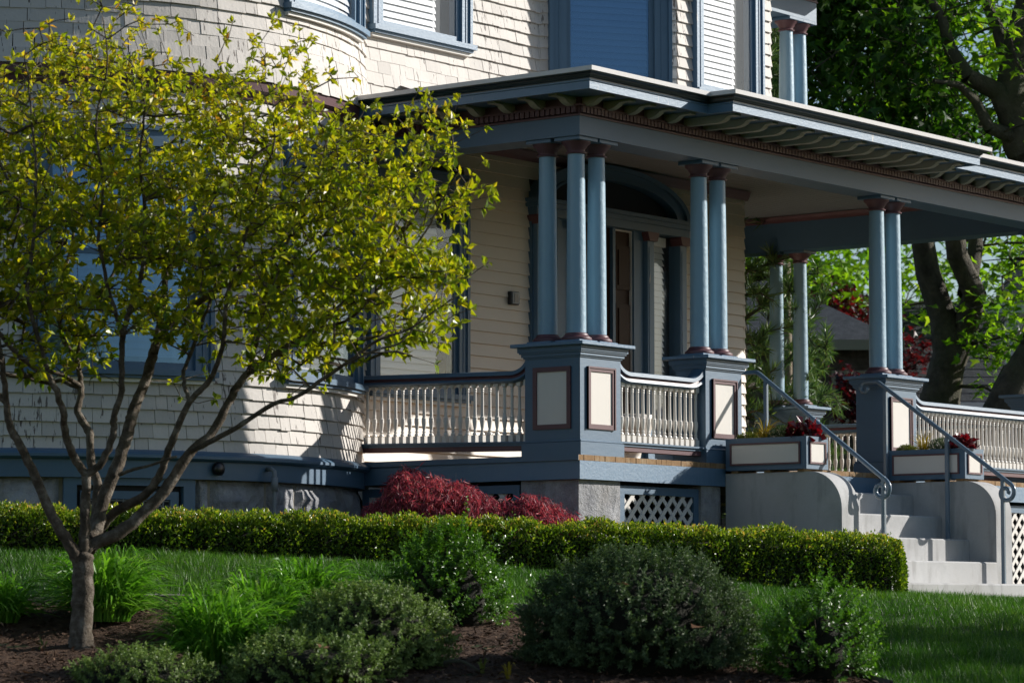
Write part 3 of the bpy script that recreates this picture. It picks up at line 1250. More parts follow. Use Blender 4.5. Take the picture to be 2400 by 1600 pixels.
def balustrade(p0, p1, count, ease0=True, ease1=True, lift0=0.0, lift1=0.0):
    """between plan points; ease: the rail sweeps up to the pedestal at that end"""
    a, b = np.array(p0, float), np.array(p1, float)
    L = np.linalg.norm(b - a)
    d = (b - a) / L
    ZR = 1.845
    E, H = .17, .125

    def rz(s):
        z = ZR + lift0 + (lift1 - lift0) * s / L
        for on, t in ((ease0, s), (ease1, L - s)):
            if on and t < E:
                q = 1 - t / E
                z += H * (1 - math.sqrt(max(0, 1 - q * q)))
        return z
    ss = [0, .004, .010, .018, .030, .045, .065, .09, .12, .15, E] if ease0 else [0]
    ss += [L * .35, L * .65]
    ss += ([L - t for t in (E, .15, .12, .09, .065, .045, .030, .018, .010, .004, 0)] if ease1 else [L])
    path = [(a[0] + d[0] * s, a[1] + d[1] * s, rz(s)) for s in ss]
    bottom = MB()
    c = np.array([d[1], -d[0]])

    def bar(mb, w, z0, z1, e0=0., e1=0.):
        pts = [a - c * w, a + c * w, b + c * w, b - c * w]
        vs = []
        for k_, (pt, l) in enumerate(zip(pts * 2, [lift0, lift0, lift1, lift1] * 2)):
            vs.append((pt[0], pt[1], (z0 if k_ < 4 else z1) + l))
        mb.add(vs, [(3, 2, 1, 0), (4, 5, 6, 7), (0, 1, 5, 4), (1, 2, 6, 5), (2, 3, 7, 6), (3, 0, 4, 7)])
    bar(bottom, .050, 1.262, 1.282)
    bar(bottom, .066, 1.282, 1.296)
    root = bottom.build('balustrade', M['blue'], house)
    mb = MB()
    bar(mb, .040, 1.224, 1.262)
    mb.build('bottom_rail', M['maroon'], root)
    rail_sweep(path, [(-.060, -.002), (-.064, -.032), (.064, -.032), (.060, -.002), (.03, .004), (-.03, .004)], M['blue'], 'top_rail', root)
    rail_sweep(path, [(-.052, -.030), (-.040, -.040), (-.046, -.060), (.046, -.060), (.040, -.040), (.052, -.030)], M['maroon'], 'rail_moulding', root)
    rail_sweep(path, [(-.054, -.058), (-.060, -.076), (-.035, -.090), (.035, -.090), (.060, -.076), (.054, -.058)], M['blue'], 'under_rail', root)
    global BM
    if BM is None:
        BM = {}
    for i in range(count):
        s = L * (i + .5) / count
        top = rz(s) - .078
        l = lift0 + (lift1 - lift0) * s / L
        key = round((top - l) * 100)
        if key not in BM:
            BM[key] = baluster_mesh(1.294, key / 100, 1.735)
        o = bpy.data.objects.new('baluster', BM[key])
        COL.objects.link(o)
        o.parent = root
        p = a + d * s
        o.location = (p[0], p[1], l)
    return root


balustrade((.075, .535), (.075, W - .10), 23, True, False, -.005, .030)
balustrade((.525, .075), (1.69, .075), 16)
balustrade((4.985, .075), (7.45, .075), 35, True, True)
balustrade((7.745, .42), (7.745, 2.86), 32, True, True)
balustrade((7.745, 3.44), (7.745, YB), 25, True, False)

# ---------------------------------------------------------------- entablature
PATH = [(.0, W + .1), (.0, .0), (XE, .0), (XE, YB)]
ent = MB().sweep([(-.29, 3.640), (.0, 3.640), (.0, 3.790), (-.14, 3.790), (-.14, 3.99), (-.29, 3.99)], PATH).build('architrave', M['blue'], house)
MB().sweep([(-.15, 3.79), (.012, 3.79), (.012, 3.803), (.022, 3.806), (.004, 3.812), (.004, 3.860), (.038, 3.860), (.038, 3.874), (.006, 3.880), (.006, 3.99), (-.15, 3.99)],
           PATH).build('frieze', M['maroon'], ent)
MB().sweep([(-.285, 3.925), (-.285, 3.985), (-.35, 3.985), (-.33, 3.955), (-.305, 3.935)], [(p[0], p[1]) for p in PATH]).build('inner_moulding', M['maroon'], ent)
DENT = [Vector((0, 0, 1))]
s = .02
n = int(W / .0505)
for i in range(n):
    y = .012 + .0505 * (i + .5)
    unit_piece('dentil', M['maroon'], frame(Vector((-.017, y, 3.836)), Vector((1, 0, 0)), Vector((0, 1, 0)), Vector((0, 0, 1)), .028, .039, .046), ent)
n = int(XE / .0475)
for i in range(n):
    xx = .0475 * (i + .5)
    unit_piece('dentil', M['maroon'], frame(Vector((xx, -.017, 3.836)), Vector((1, 0, 0)), Vector((0, 1, 0)), Vector((0, 0, 1)), .0365, .028, .046), ent)
# cornice; it steps forward over the entrance
X1, X2, PJ = 1.57, 4.70, -.24
CP = [(.0, W), (.0, .0), (X1, .0), (X1, PJ), (X2, PJ), (X2, .0), (XE, .0), (XE, YB)]
cor = MB().sweep([(-.1, 3.932), (.37, 3.932), (.37, 3.942), (-.1, 3.942)], CP).build('cornice', M['blue'], house)
MB().box(X1 + .05, X2 - .05, PJ + .02, .1, 3.934, 3.94).build('soffit', M['blue'], cor)
MB().sweep([(.355, 3.912), (.382, 3.912), (.382, 3.972), (.392, 3.976), (.392, 3.984), (.355, 3.984)], CP).build('fascia', M['blue_worn'], cor)
MB().sweep([(.35, 3.984), (.384, 3.984), (.384, 3.994), (.390, 4.000), (.398, 4.006), (.404, 4.016), (.416, 4.024), (.440, 4.031), (.440, 4.036), (.35, 4.036)], CP).build('gutter_moulding', M['green'], cor)
MB().sweep([(.2, 4.036), (.462, 4.036), (.464, 4.070), (.2, 4.076)], CP).build('roof_edge', M['white'], cor)


def bracket_mesh(length):
    b = MB()
    t = .032
    l = length
    pr = [(0, .0), (0, .082)]
    prof = [(.0, .082), (.0, .004), (l - .175, .0), (l - .135, .010), (l - .10, .030), (l - .085, .052), (l - .065, .062), (l - .008, .062), (l - .008, .082)]
    if l < .3:
        prof = [(.0, .082), (.0, -.010), (.07, .0), (.10, .012), (.13, .034), (.15, .054), (.17, .062), (l, .062), (l, .082)]
    b.prism([(-p, z * .76) for p, z in prof], 'x', -t, t)
    b.box(-t - .008, t + .008, -l - .006, -l + .060, .0455, .0635)
    me = b.mesh('bracket')
    me.materials.append(M['bracket'])
    return me


BS, BL = bracket_mesh(.255), bracket_mesh(.50)


def bracket(me, x, y, ang):
    o = bpy.data.objects.new('bracket', me)
    COL.objects.link(o)
    o.parent = cor
    o.matrix_basis = Matrix.Translation((x, y, 3.868)) @ Matrix.Rotation(ang, 4, 'Z')


y = .06
while y < W - .1:
    bracket(BS, -.006, y, -math.pi / 2)
    y += .30
x = .06
while x < XE:
    bracket(BL if 1.42 < x < X2 + .3 else BS, x, -.006, 0)
    x += .2725

# ---------------------------------------------------------------- ceiling and roof
ce = MB().box(.05, 5.9, .1, W - .01, 4.004, 4.02).box(5.9, XE - .05, .1, YB, 4.004, 4.02).build('porch_ceiling', M['ceiling'], house)
y = .29
while y < W - .02:
    unit_piece('ceiling_board', M['ceiling'], frame(Vector((XE / 2, y + .04, 3.999)), Vector((1, 0, 0)), Vector((0, 1, 0)), Vector((0, 0, 1)), XE - .55, .076, .012), ce)
    y += .080
while y < YB:
    unit_piece('ceiling_board', M['ceiling'], frame(Vector(((5.75 + XE - .29) / 2, y + .04, 3.999)), Vector((1, 0, 0)), Vector((0, 1, 0)), Vector((0, 0, 1)), XE - .29 - 5.75, .076, .012), ce)
    y += .080
rf = MB()
rf.add([(-.40, -.40, 4.072), (XE + .40, -.40, 4.072), (XE + .4, W, 4.30), (.55, W, 4.26), (-.40, W, 4.075), (-.40, -.40, 4.05), (XE + .40, -.40, 4.05), (XE + .4, W, 4.05), (-.40, W, 4.05)],
       [(0, 1, 2, 3), (0, 3, 4), (5, 8, 7, 6), (0, 5, 6, 1), (1, 6, 7, 2), (2, 7, 8, 4, 3), (4, 8, 5, 0)])
rf.box(X1 - .28, X2 + .25, PJ - .30, -.2, 4.05, 4.098)
rf.box(5.75, XE + .4, W, YB, 4.05, 4.3)
rf.build('porch_roof', M['roof_grey'], house)
MB().add([(.55, W - .02, 4.30), (2.6, W - .02, 4.30), (2.6, W - .075, 4.33), (.55, W - .075, 4.33), (.55, W - .2, 4.285), (2.6, W - .2, 4.30)],
         [(0, 1, 2, 3), (3, 2, 5, 4)]).build('flashing', M['white'], house)

# ---------------------------------------------------------------- balcony above: paired columns and its entablature
ub = MB().box(5.45, 6.16, 1.70, 3.6, 4.2, 4.62).build('balcony_base', M['blue'], house)
MB().bev(5.42, 6.20, 1.66, 3.65, 4.62, 4.66, .004).build('cap', M['blue_worn'], ub)
for x, y in ((5.74, 1.84), (5.97, 1.84)):
    column(x, y, 4.66, 5.615, .074, .062)
ue = MB().sweep([(-.28, 5.615), (.0, 5.615), (.0, 5.80), (-.28, 5.80)], [(5.1, 1.72), (6.09, 1.72), (6.09, 3.6)]).build('balcony_entablature', M['blue'], house)
MB().sweep([(-.28, 5.80), (.012, 5.80), (.012, 5.812), (.004, 5.818), (.004, 5.87), (.04, 5.87), (.04, 5.96), (-.28, 5.96)], [(5.1, 1.72), (6.09, 1.72), (6.09, 3.6)]).build('frieze', M['maroon'], ue)
for i in range(20):
    unit_piece('dentil', M['maroon'], frame(Vector((5.13 + .0475 * i, 1.703, 5.843)), Vector((1, 0, 0)), Vector((0, 1, 0)), Vector((0, 0, 1)), .0365, .028, .046), ue)
MB().sweep([(-.1, 5.95), (.36, 5.95), (.36, 6.02), (.42, 6.06), (-.1, 6.06)], [(5.1, 1.72), (6.09, 1.72), (6.09, 3.6)]).build('cornice', M['blue'], ue)
MB().box(4.9, 6.25, 2.45, 2.7, 4.25, 6.3).build('balcony_wall', M['shingle'], house)

# ---------------------------------------------------------------- small fixtures on the house
ic = MB().bev(2.055, 2.170, W - .066, W - .02, 2.62, 2.735, .006).build('intercom_panel', M['black'])
tag(ic, 'small black and silver intercom on the clapboards beside the front door', 'intercom')
MB().box(2.068, 2.165, W - .072, W - .066, 2.628, 2.728).build('face_plate', M['grey_metal'], ic)
MB().box(2.090, 2.145, W - .075, W - .072, 2.640, 2.715).build('screen', M['black'], ic)
ob = MB().bev(1.72, 1.80, W - .07, W - .02, 1.40, 1.50, .006).build('outlet_cover', M['white'])
tag(ob, 'little white outlet cover low on the lit clapboards behind the balusters', 'outlet')
MB().box(1.735, 1.785, W - .078, W - .07, 1.415, 1.485).build('flap', M['grey_metal'], ob)
urn = MB().lathe([(.10, ZF + .003), (.13, ZF + .02), (.11, ZF + .05), (.075, ZF + .09), (.085, ZF + .13), (.15, ZF + .25), (.19, ZF + .40), (.205, ZF + .45), (.185, ZF + .455), (.16, ZF + .40)], 2.25, 1.15, 24).build('porch_urn', M['cream'], None, True)
tag(urn, 'pale stone urn standing on the porch floor behind the short railing', 'urn')

S1 = Round(TC, TR + .055, A0)
ax1 = lambda al: math.radians(al - A0) * (TR + .055)
pp = [S1.p(ax1(267.2), -.01, 1.045), S1.p(ax1(267.2), -.05, 1.05), S1.p(ax1(267.2), -.085, 1.03), S1.p(ax1(267.2), -.09, .98), S1.p(ax1(267.2), -.09, .60), S1.p(ax1(267.2), -.09, .15)]
cp = MB().tube(pp, .017, 10).build('conduit_pipe', M['grey_metal'], None, True)
tag(cp, 'grey electrical conduit with elbow running down the granite foundation', 'conduit')
MB().tube([S1.p(ax1(267.2), -.088, .985), S1.p(ax1(267.2), -.09, .88)], .027, 12).build('coupling', M['grey_metal'], cp, True)
cc = S1.p(ax1(257.4), -.03, 1.035)
sc_ = MB().lathe([(.045, -.03), (.05, -.01), (.05, .015), (.03, .03)], 0, 0, 16).build('security_camera', M['black'], None, True)
sc_.matrix_basis = Matrix.Translation(cc) @ Matrix.Rotation(math.radians(90), 4, 'X')
tag(sc_, 'small black dome camera on the blue band of the tower', 'camera')
MB().lathe([(.034, .02), (.032, .045), (.018, .062), (.004, .066)], 0, 0, 14).build('dome', M['glass_blue'], sc_, True)

# ================================================================== CONCRETE STEPS
st = empty('concrete_steps', (3.25, -.7, .08), 'grey concrete steps with two round-shouldered side walls up to the porch', 'steps')
LX0, LX1, RX0, RX1 = 1.92, 2.175, 4.37, 4.64
for i, (zt, y0) in enumerate(((.975, -.33), (.785, -.61), (.585, -.88), (.390, -1.15))):
    MB().bev(LX1 - .005, RX0 + .005, y0, y0 + .40, (.0 if i == 3 else zt - .25), zt, .012).build('step', M['concrete'], st)
MB().bev(1.75, 8.2, -1.44, -.0, -.1, .205, .014).build('base_slab', M['concrete'], st)
for x0, x1 in ((LX0, LX1), (RX0, RX1)):
    r = .30
    yf, zt = -1.14, 1.088
    prof = [(-.034, .19), (-.034, zt)]
    for i in range(13):
        t = math.pi / 2 * i / 12
        prof.append((yf + r - r * math.sin(t), zt - r + r * math.cos(t)))
    prof.append((yf, .19))
    smooth_by_angle(MB().prism(prof, 'x', x0, x1).build('cheek_wall', M['concrete'], st), 30)


def handrail(X, label, posts, start, tail_scroll):
    h = empty('handrail', (X, posts[-1][0], .2), label, 'handrail', 'iron handrails of the steps')
    # start point (Y, z), break point, end before the scroll
    (ys, zs), (yb, zb), (ye, ze) = start
    pts = []
    if tail_scroll:
        for t in np.linspace(5.2, 0, 16):
            rr = .055 * (1 - t / 7.0)
            pts.append((X, ys + .0 + math.sin(t) * rr, zs - .055 + math.cos(t) * rr))
    else:
        pts.append((X - .06, ys, zs))
        pts.append((X, ys - .03, zs))
    pts += [(X, yb + .03, zb), (X, yb + .008, zb - .002), (X, yb - .02, zb - .018)]
    dy, dz = ye - yb, ze - zb
    l = math.hypot(dy, dz)
    dy, dz = dy / l, dz / l
    pts += [(X, ye, ze)]
    # scroll: curls back under the rail, tightening inwards
    ang0 = math.atan2(dy, -dz)
    R0 = .085
    ny, nz = dz, -dy            # normal pointing down and back
    if nz > 0:
        ny, nz = -ny, -nz
    cy_, cz_ = ye + ny * R0, ze + nz * R0
    for t in np.linspace(.3, 7.6, 34):
        rr = R0 * (1 - t / 10.2)
        pts.append((X, cy_ + (-ny * math.cos(t) + dy * math.sin(t)) * rr, cz_ + (-nz * math.cos(t) + dz * math.sin(t)) * rr))
    MB().tube(pts, .0185, 10).build('rail', M['iron'], h, True)
    for (py, z0, z1) in posts:
        MB().bev(X - .016, X + .016, py - .016, py + .016, z0, z1, .003).build('post', M['iron'], h)
    return h


handrail(2.335, 'blue iron handrail with curled end beside the left planter box', ((-.155, .975, 1.872), (-1.27, .205, 1.05)),
         ((.10, 1.938), (-.075, 1.938), (-1.30, 1.012)), False)
handrail(4.295, 'blue iron handrail with a scroll at both ends beside the right planter box', ((-.10, .975, 1.915), (-.712, .585, 1.463), (-1.25, .205, 1.088)),
         ((.10, 1.972), (-.03, 1.972), (-1.33, 1.045)), True)


# ---------------------------------------------------------------- planter boxes
def planter(x0, x1, y0, y1, label):
    z0, z1 = 1.108, 1.368
    p = MB()
    p.box(x0, x1, y0, y0 + .03, z0, z1).box(x0, x1, y1 - .03, y1, z0, z1)
    p.box(x0, x0 + .03, y0 + .03, y1 - .03, z0, z1).box(x1 - .03, x1, y0 + .03, y1 - .03, z0, z1)
    p.box(x0 + .03, x1 - .03, y0 + .03, y1 - .03, z0, z0 + .02)
    b = p.build('planter_box', M['blue'])
    tag(b, label, 'planter', 'planter boxes on the step walls')
    MB().box(x0 + .03, x1 - .03, y0 + .03, y1 - .03, z0 + .02, z1 - .03).build('soil', M['core_twig'], b)
    for a, bb in ((y0 + .04, y0 + .10), (y1 - .10, y1 - .04), ((y0 + y1) / 2 - .03, (y0 + y1) / 2 + .03)):
        MB().box(x0 + .02, x1 - .02, a, bb, 1.0885, z0).build('foot', M['wood_end'], b)
    # end panel (faces the lawn) and long panel (faces left)
    a0, a1 = x0 + .055, x1 - .055
    zz0, zz1 = z0 + .055, z1 - .055
    MB().box(a0, a1, y0 - .003, y0, zz0, zz1).build('panel', M['cream'], b)
    f = MB()
    for q0, q1, r0, r1 in ((a0 - .014, a0, zz0 - .014, zz1 + .014), (a1, a1 + .014, zz0 - .014, zz1 + .014), (a0, a1, zz1, zz1 + .014), (a0, a1, zz0 - .014, zz0)):
        f.box(q0, q1, y0 - .012, y0, r0, r1)
    f.build('panel_moulding', M['maroon'], b)
    a0, a1 = y0 + .07, y1 - .06
    MB().box(x0 - .003, x0, a0, a1, zz0, zz1).build('panel', M['cream'], b)
    f = MB()
    for q0, q1, r0, r1 in ((a0 - .014, a0, zz0 - .014, zz1 + .014), (a1, a1 + .014, zz0 - .014, zz1 + .014), (a0, a1, zz1, zz1 + .014), (a0, a1, zz0 - .014, zz0)):
        f.box(x0 - .012, x0, q0, q1, r0, r1)
    f.build('panel_moulding', M['maroon'], b)
    return b


planter(1.885, 2.205, -.835, -.06, 'blue planter box with cream panels on the left step wall')
planter(4.335, 4.655, -.865, -.10, 'blue planter box with cream panels on the right step wall')

# ================================================================== GARDEN
_gp = np.array(
[(-3.523, 21.6, 0.394), (-1.819, 22.3, 0.353), (0.0, 23.2, 0.282), (2.968, 24.4, 0.105), (3.176, 25.4, 0.079), (4.241, 26.0, 0.06), (-3.099, 19.0, 0.013), (-2.361, 19.3, 0.044), (-1.325, 19.5, 0.026), (-0.049, 19.9, -0.008), (1.831, 17.2, -0.378), (-2.461, 18.0, -0.247), (-2.74, 16.8, -0.396), (-1.354, 16.6, -0.396), (0.0, 16.6, -0.396), (1.128, 16.6, -0.402), (2.838, 17.4, -0.41), (2.997, 21.0, -0.184), (0.758, 18.6, -0.188)]
    + [(-9, 22, .42), (-9, 19, .05), (-9, 16, -.45), (9, 26, .03), (9, 20, -.28), (9, 16, -.5), (0, 11, -.95), (-9, 11, -1.0), (9, 11, -1.0),
       (0, 3, -1.6), (-9, 3, -1.6), (9, 3, -1.6), (-6, 27, .42), (0, 27, .22), (7, 29, .05), (-12, 34, .4), (0, 36, .2), (14, 36, .1),
       (0, 50, .2), (-14, 50, .3), (16, 50, .2)])


def _tps(r2):
    return np.where(r2 > 0, r2 * np.log(np.maximum(r2, 1e-12)), 0)


_n = len(_gp)
_A = np.zeros((_n + 3, _n + 3))
_d2 = ((_gp[:, None, :2] - _gp[None, :, :2]) ** 2).sum(-1)
_A[:_n, :_n] = _tps(_d2) + np.eye(_n) * .4
_A[:_n, _n] = _A[_n, :_n] = 1
_A[:_n, _n + 1:] = _gp[:, :2]
_A[_n + 1:, :_n] = _gp[:, :2].T
_w = np.linalg.solve(_A, np.concatenate([_gp[:, 2], [0, 0, 0]]))


def ground(u, d):
    u = np.atleast_1d(np.asarray(u, float))
    d = np.atleast_1d(np.asarray(d, float))
    uc = np.clip(u, -14, 16)
    dc = np.clip(d, 2, 52)
    r2 = (uc[:, None] - _gp[None, :, 0]) ** 2 + (dc[:, None] - _gp[None, :, 1]) ** 2
    z = _tps(r2) @ _w[:_n] + _w[_n] + uc * _w[_n + 1] + dc * _w[_n + 2]
    return z


def G(u, d):
    return float(ground(u, d)[0])


def VV(u, d, z):
    return CAM[None, :] + RGT[None, :] * u[:, None] + FWD[None, :] * d[:, None] + np.array([[0, 0, 1.0]]) * z[:, None]


def edge_d(u):
    """where the mulch bed meets the lawn"""
    return np.interp(u, [-7, -4, -3.1, -2.36, -1.33, -.05, .5, .95, 1.35, 1.83, 2.0, 2.15, 2.3],
                     [18.9, 18.95, 19.0, 19.3, 19.5, 19.9, 19.75, 19.1, 18.2, 17.2, 16.8, 15.8, 13.0])


M['lawn'] = rocky('lawn_soil', ((.014, .028, .006), (.022, .042, .009), (.03, .05, .012)), 12, .02, speck_amt=.4)
M['mulch'] = rocky('mulch', ((.045, .025, .015), (.098, .054, .033), (.165, .100, .062)), 18, .03, speck=90, speck_amt=.6)
M['chip'] = leafy('bark_chips', [(0, (.042, .024, .015)), (.6, (.12, .066, .040)), (.92, (.25, .16, .10)), (1, (.44, .33, .18))], .0, rough=.8, gloss=.2)

us = np.concatenate([[-600, -300, -120, -60, -30, -18], np.arange(-12, 12.01, .25), [18, 30, 60, 120, 300, 600]])
ds = np.concatenate([[-200, -60, -20, 0, 4, 8], np.arange(11, 30.01, .2), [32, 35, 38, 42, 46, 50, 60, 90, 160, 400, 900]])
uu, dd = np.meshgrid(us, ds)
zz = ground(uu.ravel(), dd.ravel())
gv = VV(uu.ravel(), dd.ravel(), zz)
nu, ndd = len(us), len(ds)
ii = np.arange(ndd - 1)[:, None] * nu + np.arange(nu - 1)[None, :]
loops = np.stack([ii, ii + 1, ii + nu + 1, ii + nu], -1).reshape(-1)
kind(np_mesh('lawn', gv, 4, loops, None, M['lawn'], None, True), 'structure')
# mulch bed: its own sheet a little above the soil
bu = np.arange(-6.5, 2.28, .06)
bt = np.linspace(0, 1, 90)
uu = np.repeat(bu[None, :], 90, 0)
dd = 12.8 + (edge_d(uu) - 12.8) * bt[:, None]
zz = ground(uu.ravel(), dd.ravel()) + .015 + .02 * np.sin(uu.ravel() * 7) * np.sin(dd.ravel() * 6) * .6 + rng.normal(0, .006, uu.size)
ii = np.arange(89)[:, None] * len(bu) + np.arange(len(bu) - 1)[None, :]
loops = np.stack([ii, ii + 1, ii + len(bu) + 1, ii + len(bu)], -1).reshape(-1)
kind(np_mesh('mulch_bed', VV(uu.ravel(), dd.ravel(), zz), 4, loops, None, M['mulch'], None, True), 'structure')


# ---------------------------------------------------------------- leaf clouds
def unit(a):
    return a / np.maximum(np.linalg.norm(a, axis=1, keepdims=True), 1e-9)


def leaf_cloud(name, pos, axis, normal, length, mat, parent, rnd, wr=.5, fold=.12, shape='leaf'):
    n = len(pos)
    axis = unit(axis)
    side = unit(np.cross(axis, normal))
    nor = np.cross(side, axis)
    L = length[:, None]
    if shape == 'leaf':
        pts = [(0, 0, 0), (-wr / 2, .45, fold), (0, 1, -fold * .5), (wr / 2, .45, fold)]
        tris = [(0, 3, 2), (0, 2, 1)]
    else:
        pts = [(0, 0, 0), (-.56, .34, .10), (-.17, .46, .0), (0, 1, -.12), (.17, .46, .0), (.56, .34, .10)]
        tris = [(0, 2, 1), (0, 3, 2), (0, 4, 3), (0, 5, 4)]
    k = len(pts)
    v = np.empty((n, k, 3))
    for i, (a, b, c) in enumerate(pts):
        v[:, i] = pos + (side * a + axis * b + nor * c) * L
    t = np.array(tris).reshape(-1)
    loops = (np.arange(n)[:, None] * k + t[None, :]).reshape(-1)
    return np_mesh(name, v.reshape(-1, 3), 3, loops, np.repeat(rnd, len(tris)), mat, parent)


def rand_unit(n):
    return unit(rng.normal(0, 1, (n, 3)))


def lumps(dirs, seed, k=9, amp=.12, f=(2, 6)):
    r = np.random.default_rng(seed)
    s = np.zeros(len(dirs))
    for _ in range(k):
        w = r.normal(0, 1, 3)
        w = w / np.linalg.norm(w) * r.uniform(*f)
        s += np.sin(dirs @ w + r.uniform(0, 6.28)) / k ** .5
    return s * amp


def shrub(name, label, u, d, rx, rz, n, leaf, mat, seed, zoff=-.02, wr=.5, core=.80, shape_pow=1.0, amp=.10, up=.25, srand=.5, cat='shrub', spiky=.0, ry=None, group=None):
    z0 = G(u, d) + zoff
    ry = ry or rx
    root = empty(name, V(u, d, z0), label, cat, group)
    per = 26
    m = n // per
    dr = rand_unit(m)
    dr[:, 2] = np.abs(dr[:, 2]) * 1.35 - .36
    dr = unit(dr)
    rad = 1 + lumps(dr, seed, amp=amp) + lumps(dr, seed + 50, 14, .04, (9, 24)) - rng.exponential(.09, m) - .10
    loc = dr * rad[:, None]
    bpos = V(u, d, z0 + rz * .28)[None] + loc[:, :1] * rx * RGT[None] + loc[:, 1:2] * ry * FWD[None]
    bpos[:, 2] += loc[:, 2] * rz * .74
    outw = unit(dr[:, :1] * RGT[None] / rx + dr[:, 1:2] * FWD[None] / ry + np.array([[0, 0, 1.]]) * dr[:, 2:] / rz)
    sdir = unit(outw * .9 + rand_unit(m) * srand + np.array([[0, 0, up]]))
    slen = leaf * rng.uniform(1.8, 4.0, m) * (1 + (spiky * 6) * rng.random(m) ** 7)
    t = np.tile(np.linspace(.0, 1.0, per), m) + rng.normal(0, .03, m * per)
    I = np.repeat(np.arange(m), per)
    n = m * per
    pos = bpos[I] + sdir[I] * (slen[I] * t)[:, None] + rng.normal(0, leaf * .12, (n, 3))
    rd_ = unit(np.cross(sdir[I], rand_unit(n)))
    ax = unit(sdir[I] * (.25 + .5 * t)[:, None] + rd_ * .85)
    nor = unit(sdir[I] * .8 + rand_unit(n) * .5 + np.array([[0, 0, .25]]))
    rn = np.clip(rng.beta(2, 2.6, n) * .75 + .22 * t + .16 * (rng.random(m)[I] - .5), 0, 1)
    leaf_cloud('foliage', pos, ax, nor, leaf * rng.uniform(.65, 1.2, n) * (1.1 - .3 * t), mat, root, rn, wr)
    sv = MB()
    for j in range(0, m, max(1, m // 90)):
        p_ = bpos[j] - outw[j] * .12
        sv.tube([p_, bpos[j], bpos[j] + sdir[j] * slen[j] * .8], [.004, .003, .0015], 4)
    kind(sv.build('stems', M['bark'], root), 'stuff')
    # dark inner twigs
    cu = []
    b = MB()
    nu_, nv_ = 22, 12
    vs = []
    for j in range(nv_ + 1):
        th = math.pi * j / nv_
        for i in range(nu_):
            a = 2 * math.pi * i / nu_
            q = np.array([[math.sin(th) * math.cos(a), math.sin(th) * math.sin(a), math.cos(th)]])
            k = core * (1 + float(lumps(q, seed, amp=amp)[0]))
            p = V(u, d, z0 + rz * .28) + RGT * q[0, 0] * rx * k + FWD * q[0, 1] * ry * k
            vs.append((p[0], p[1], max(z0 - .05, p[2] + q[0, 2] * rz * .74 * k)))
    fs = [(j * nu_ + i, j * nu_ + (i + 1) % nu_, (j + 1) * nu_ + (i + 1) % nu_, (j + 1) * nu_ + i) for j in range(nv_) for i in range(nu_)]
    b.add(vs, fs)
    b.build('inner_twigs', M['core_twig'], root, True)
    return root, z0


M['yew'] = leafy('dark_holly_leaf', [(0, (0.039, 0.069, 0.028)), (.5, (0.088, 0.132, 0.056)), (.85, (0.177, 0.242, 0.104)), (1, (0.316, 0.389, 0.147))], .2, (1, 1.2, .6), .5, .22)
M['holly'] = leafy('grey_holly_leaf', [(0, (0.065, 0.104, 0.025)), (.5, (0.168, 0.240, 0.066)), (.85, (0.352, 0.442, 0.139)), (1, (0.562, 0.600, 0.203))], .25, (1, 1.2, .6), .46, .28)
M['box'] = leafy('boxwood_leaf', [(0, (0.041, 0.106, 0.011)), (.5, (0.093, 0.209, 0.020)), (.85, (0.185, 0.338, 0.036)), (1, (0.306, 0.451, 0.064))], .35, (1.1, 1.3, .5), .32, .5)
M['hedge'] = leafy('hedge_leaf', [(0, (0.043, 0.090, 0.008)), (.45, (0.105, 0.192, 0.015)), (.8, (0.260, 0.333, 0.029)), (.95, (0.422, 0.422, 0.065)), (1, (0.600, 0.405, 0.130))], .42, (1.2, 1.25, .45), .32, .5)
M['lily'] = leafy('daylily_blade', [(0, (0.054, 0.151, 0.015)), (.5, (0.124, 0.292, 0.028)), (.9, (0.227, 0.432, 0.050)), (1, (0.370, 0.543, 0.088))], .4, (1.1, 1.3, .5), .35, .4)
M['grass'] = leafy('grass_blade', [(0, (0.023, 0.074, 0.008)), (.5, (0.049, 0.134, 0.013)), (.9, (0.096, 0.204, 0.023)), (1, (0.166, 0.243, 0.051))], .4, (1.1, 1.3, .45), .45, .3)

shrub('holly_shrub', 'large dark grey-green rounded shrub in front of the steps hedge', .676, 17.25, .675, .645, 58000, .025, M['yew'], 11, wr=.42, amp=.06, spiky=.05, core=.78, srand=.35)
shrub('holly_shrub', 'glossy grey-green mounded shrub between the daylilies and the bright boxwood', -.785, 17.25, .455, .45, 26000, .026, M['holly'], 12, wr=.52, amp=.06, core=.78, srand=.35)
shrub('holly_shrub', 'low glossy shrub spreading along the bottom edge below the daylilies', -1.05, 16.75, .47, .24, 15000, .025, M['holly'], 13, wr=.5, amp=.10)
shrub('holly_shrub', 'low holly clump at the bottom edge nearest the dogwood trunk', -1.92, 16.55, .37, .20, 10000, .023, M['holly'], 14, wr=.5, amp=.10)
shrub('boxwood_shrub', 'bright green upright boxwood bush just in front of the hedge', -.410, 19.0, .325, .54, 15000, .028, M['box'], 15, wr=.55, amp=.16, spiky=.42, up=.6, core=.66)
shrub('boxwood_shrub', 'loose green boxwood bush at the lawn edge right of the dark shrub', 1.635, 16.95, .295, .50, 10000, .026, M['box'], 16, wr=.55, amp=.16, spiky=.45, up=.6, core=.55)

# ---------------------------------------------------------------- hedge
HL, HR = (-5.2, 21.2), (2.88, 24.37)
hedge = empty('boxwood_hedge', V(-1, 22.9, G(-1, 22.9)), 'long clipped boxwood hedge running past the tower to the concrete steps', 'hedge')
hlen = math.hypot(HR[0] - HL[0], HR[1] - HL[1])
hdir = np.array([(HR[0] - HL[0]) / hlen, (HR[1] - HL[1]) / hlen])
hnor = np.array([hdir[1], -hdir[0]])      # towards the lawn
n = 100000
s = np.where(rng.random(n) < .955, rng.random(n) * hlen, hlen)
per = rng.random(n) ** .8                  # 0 foot of the lawn face .. 1 back foot
HW = .27


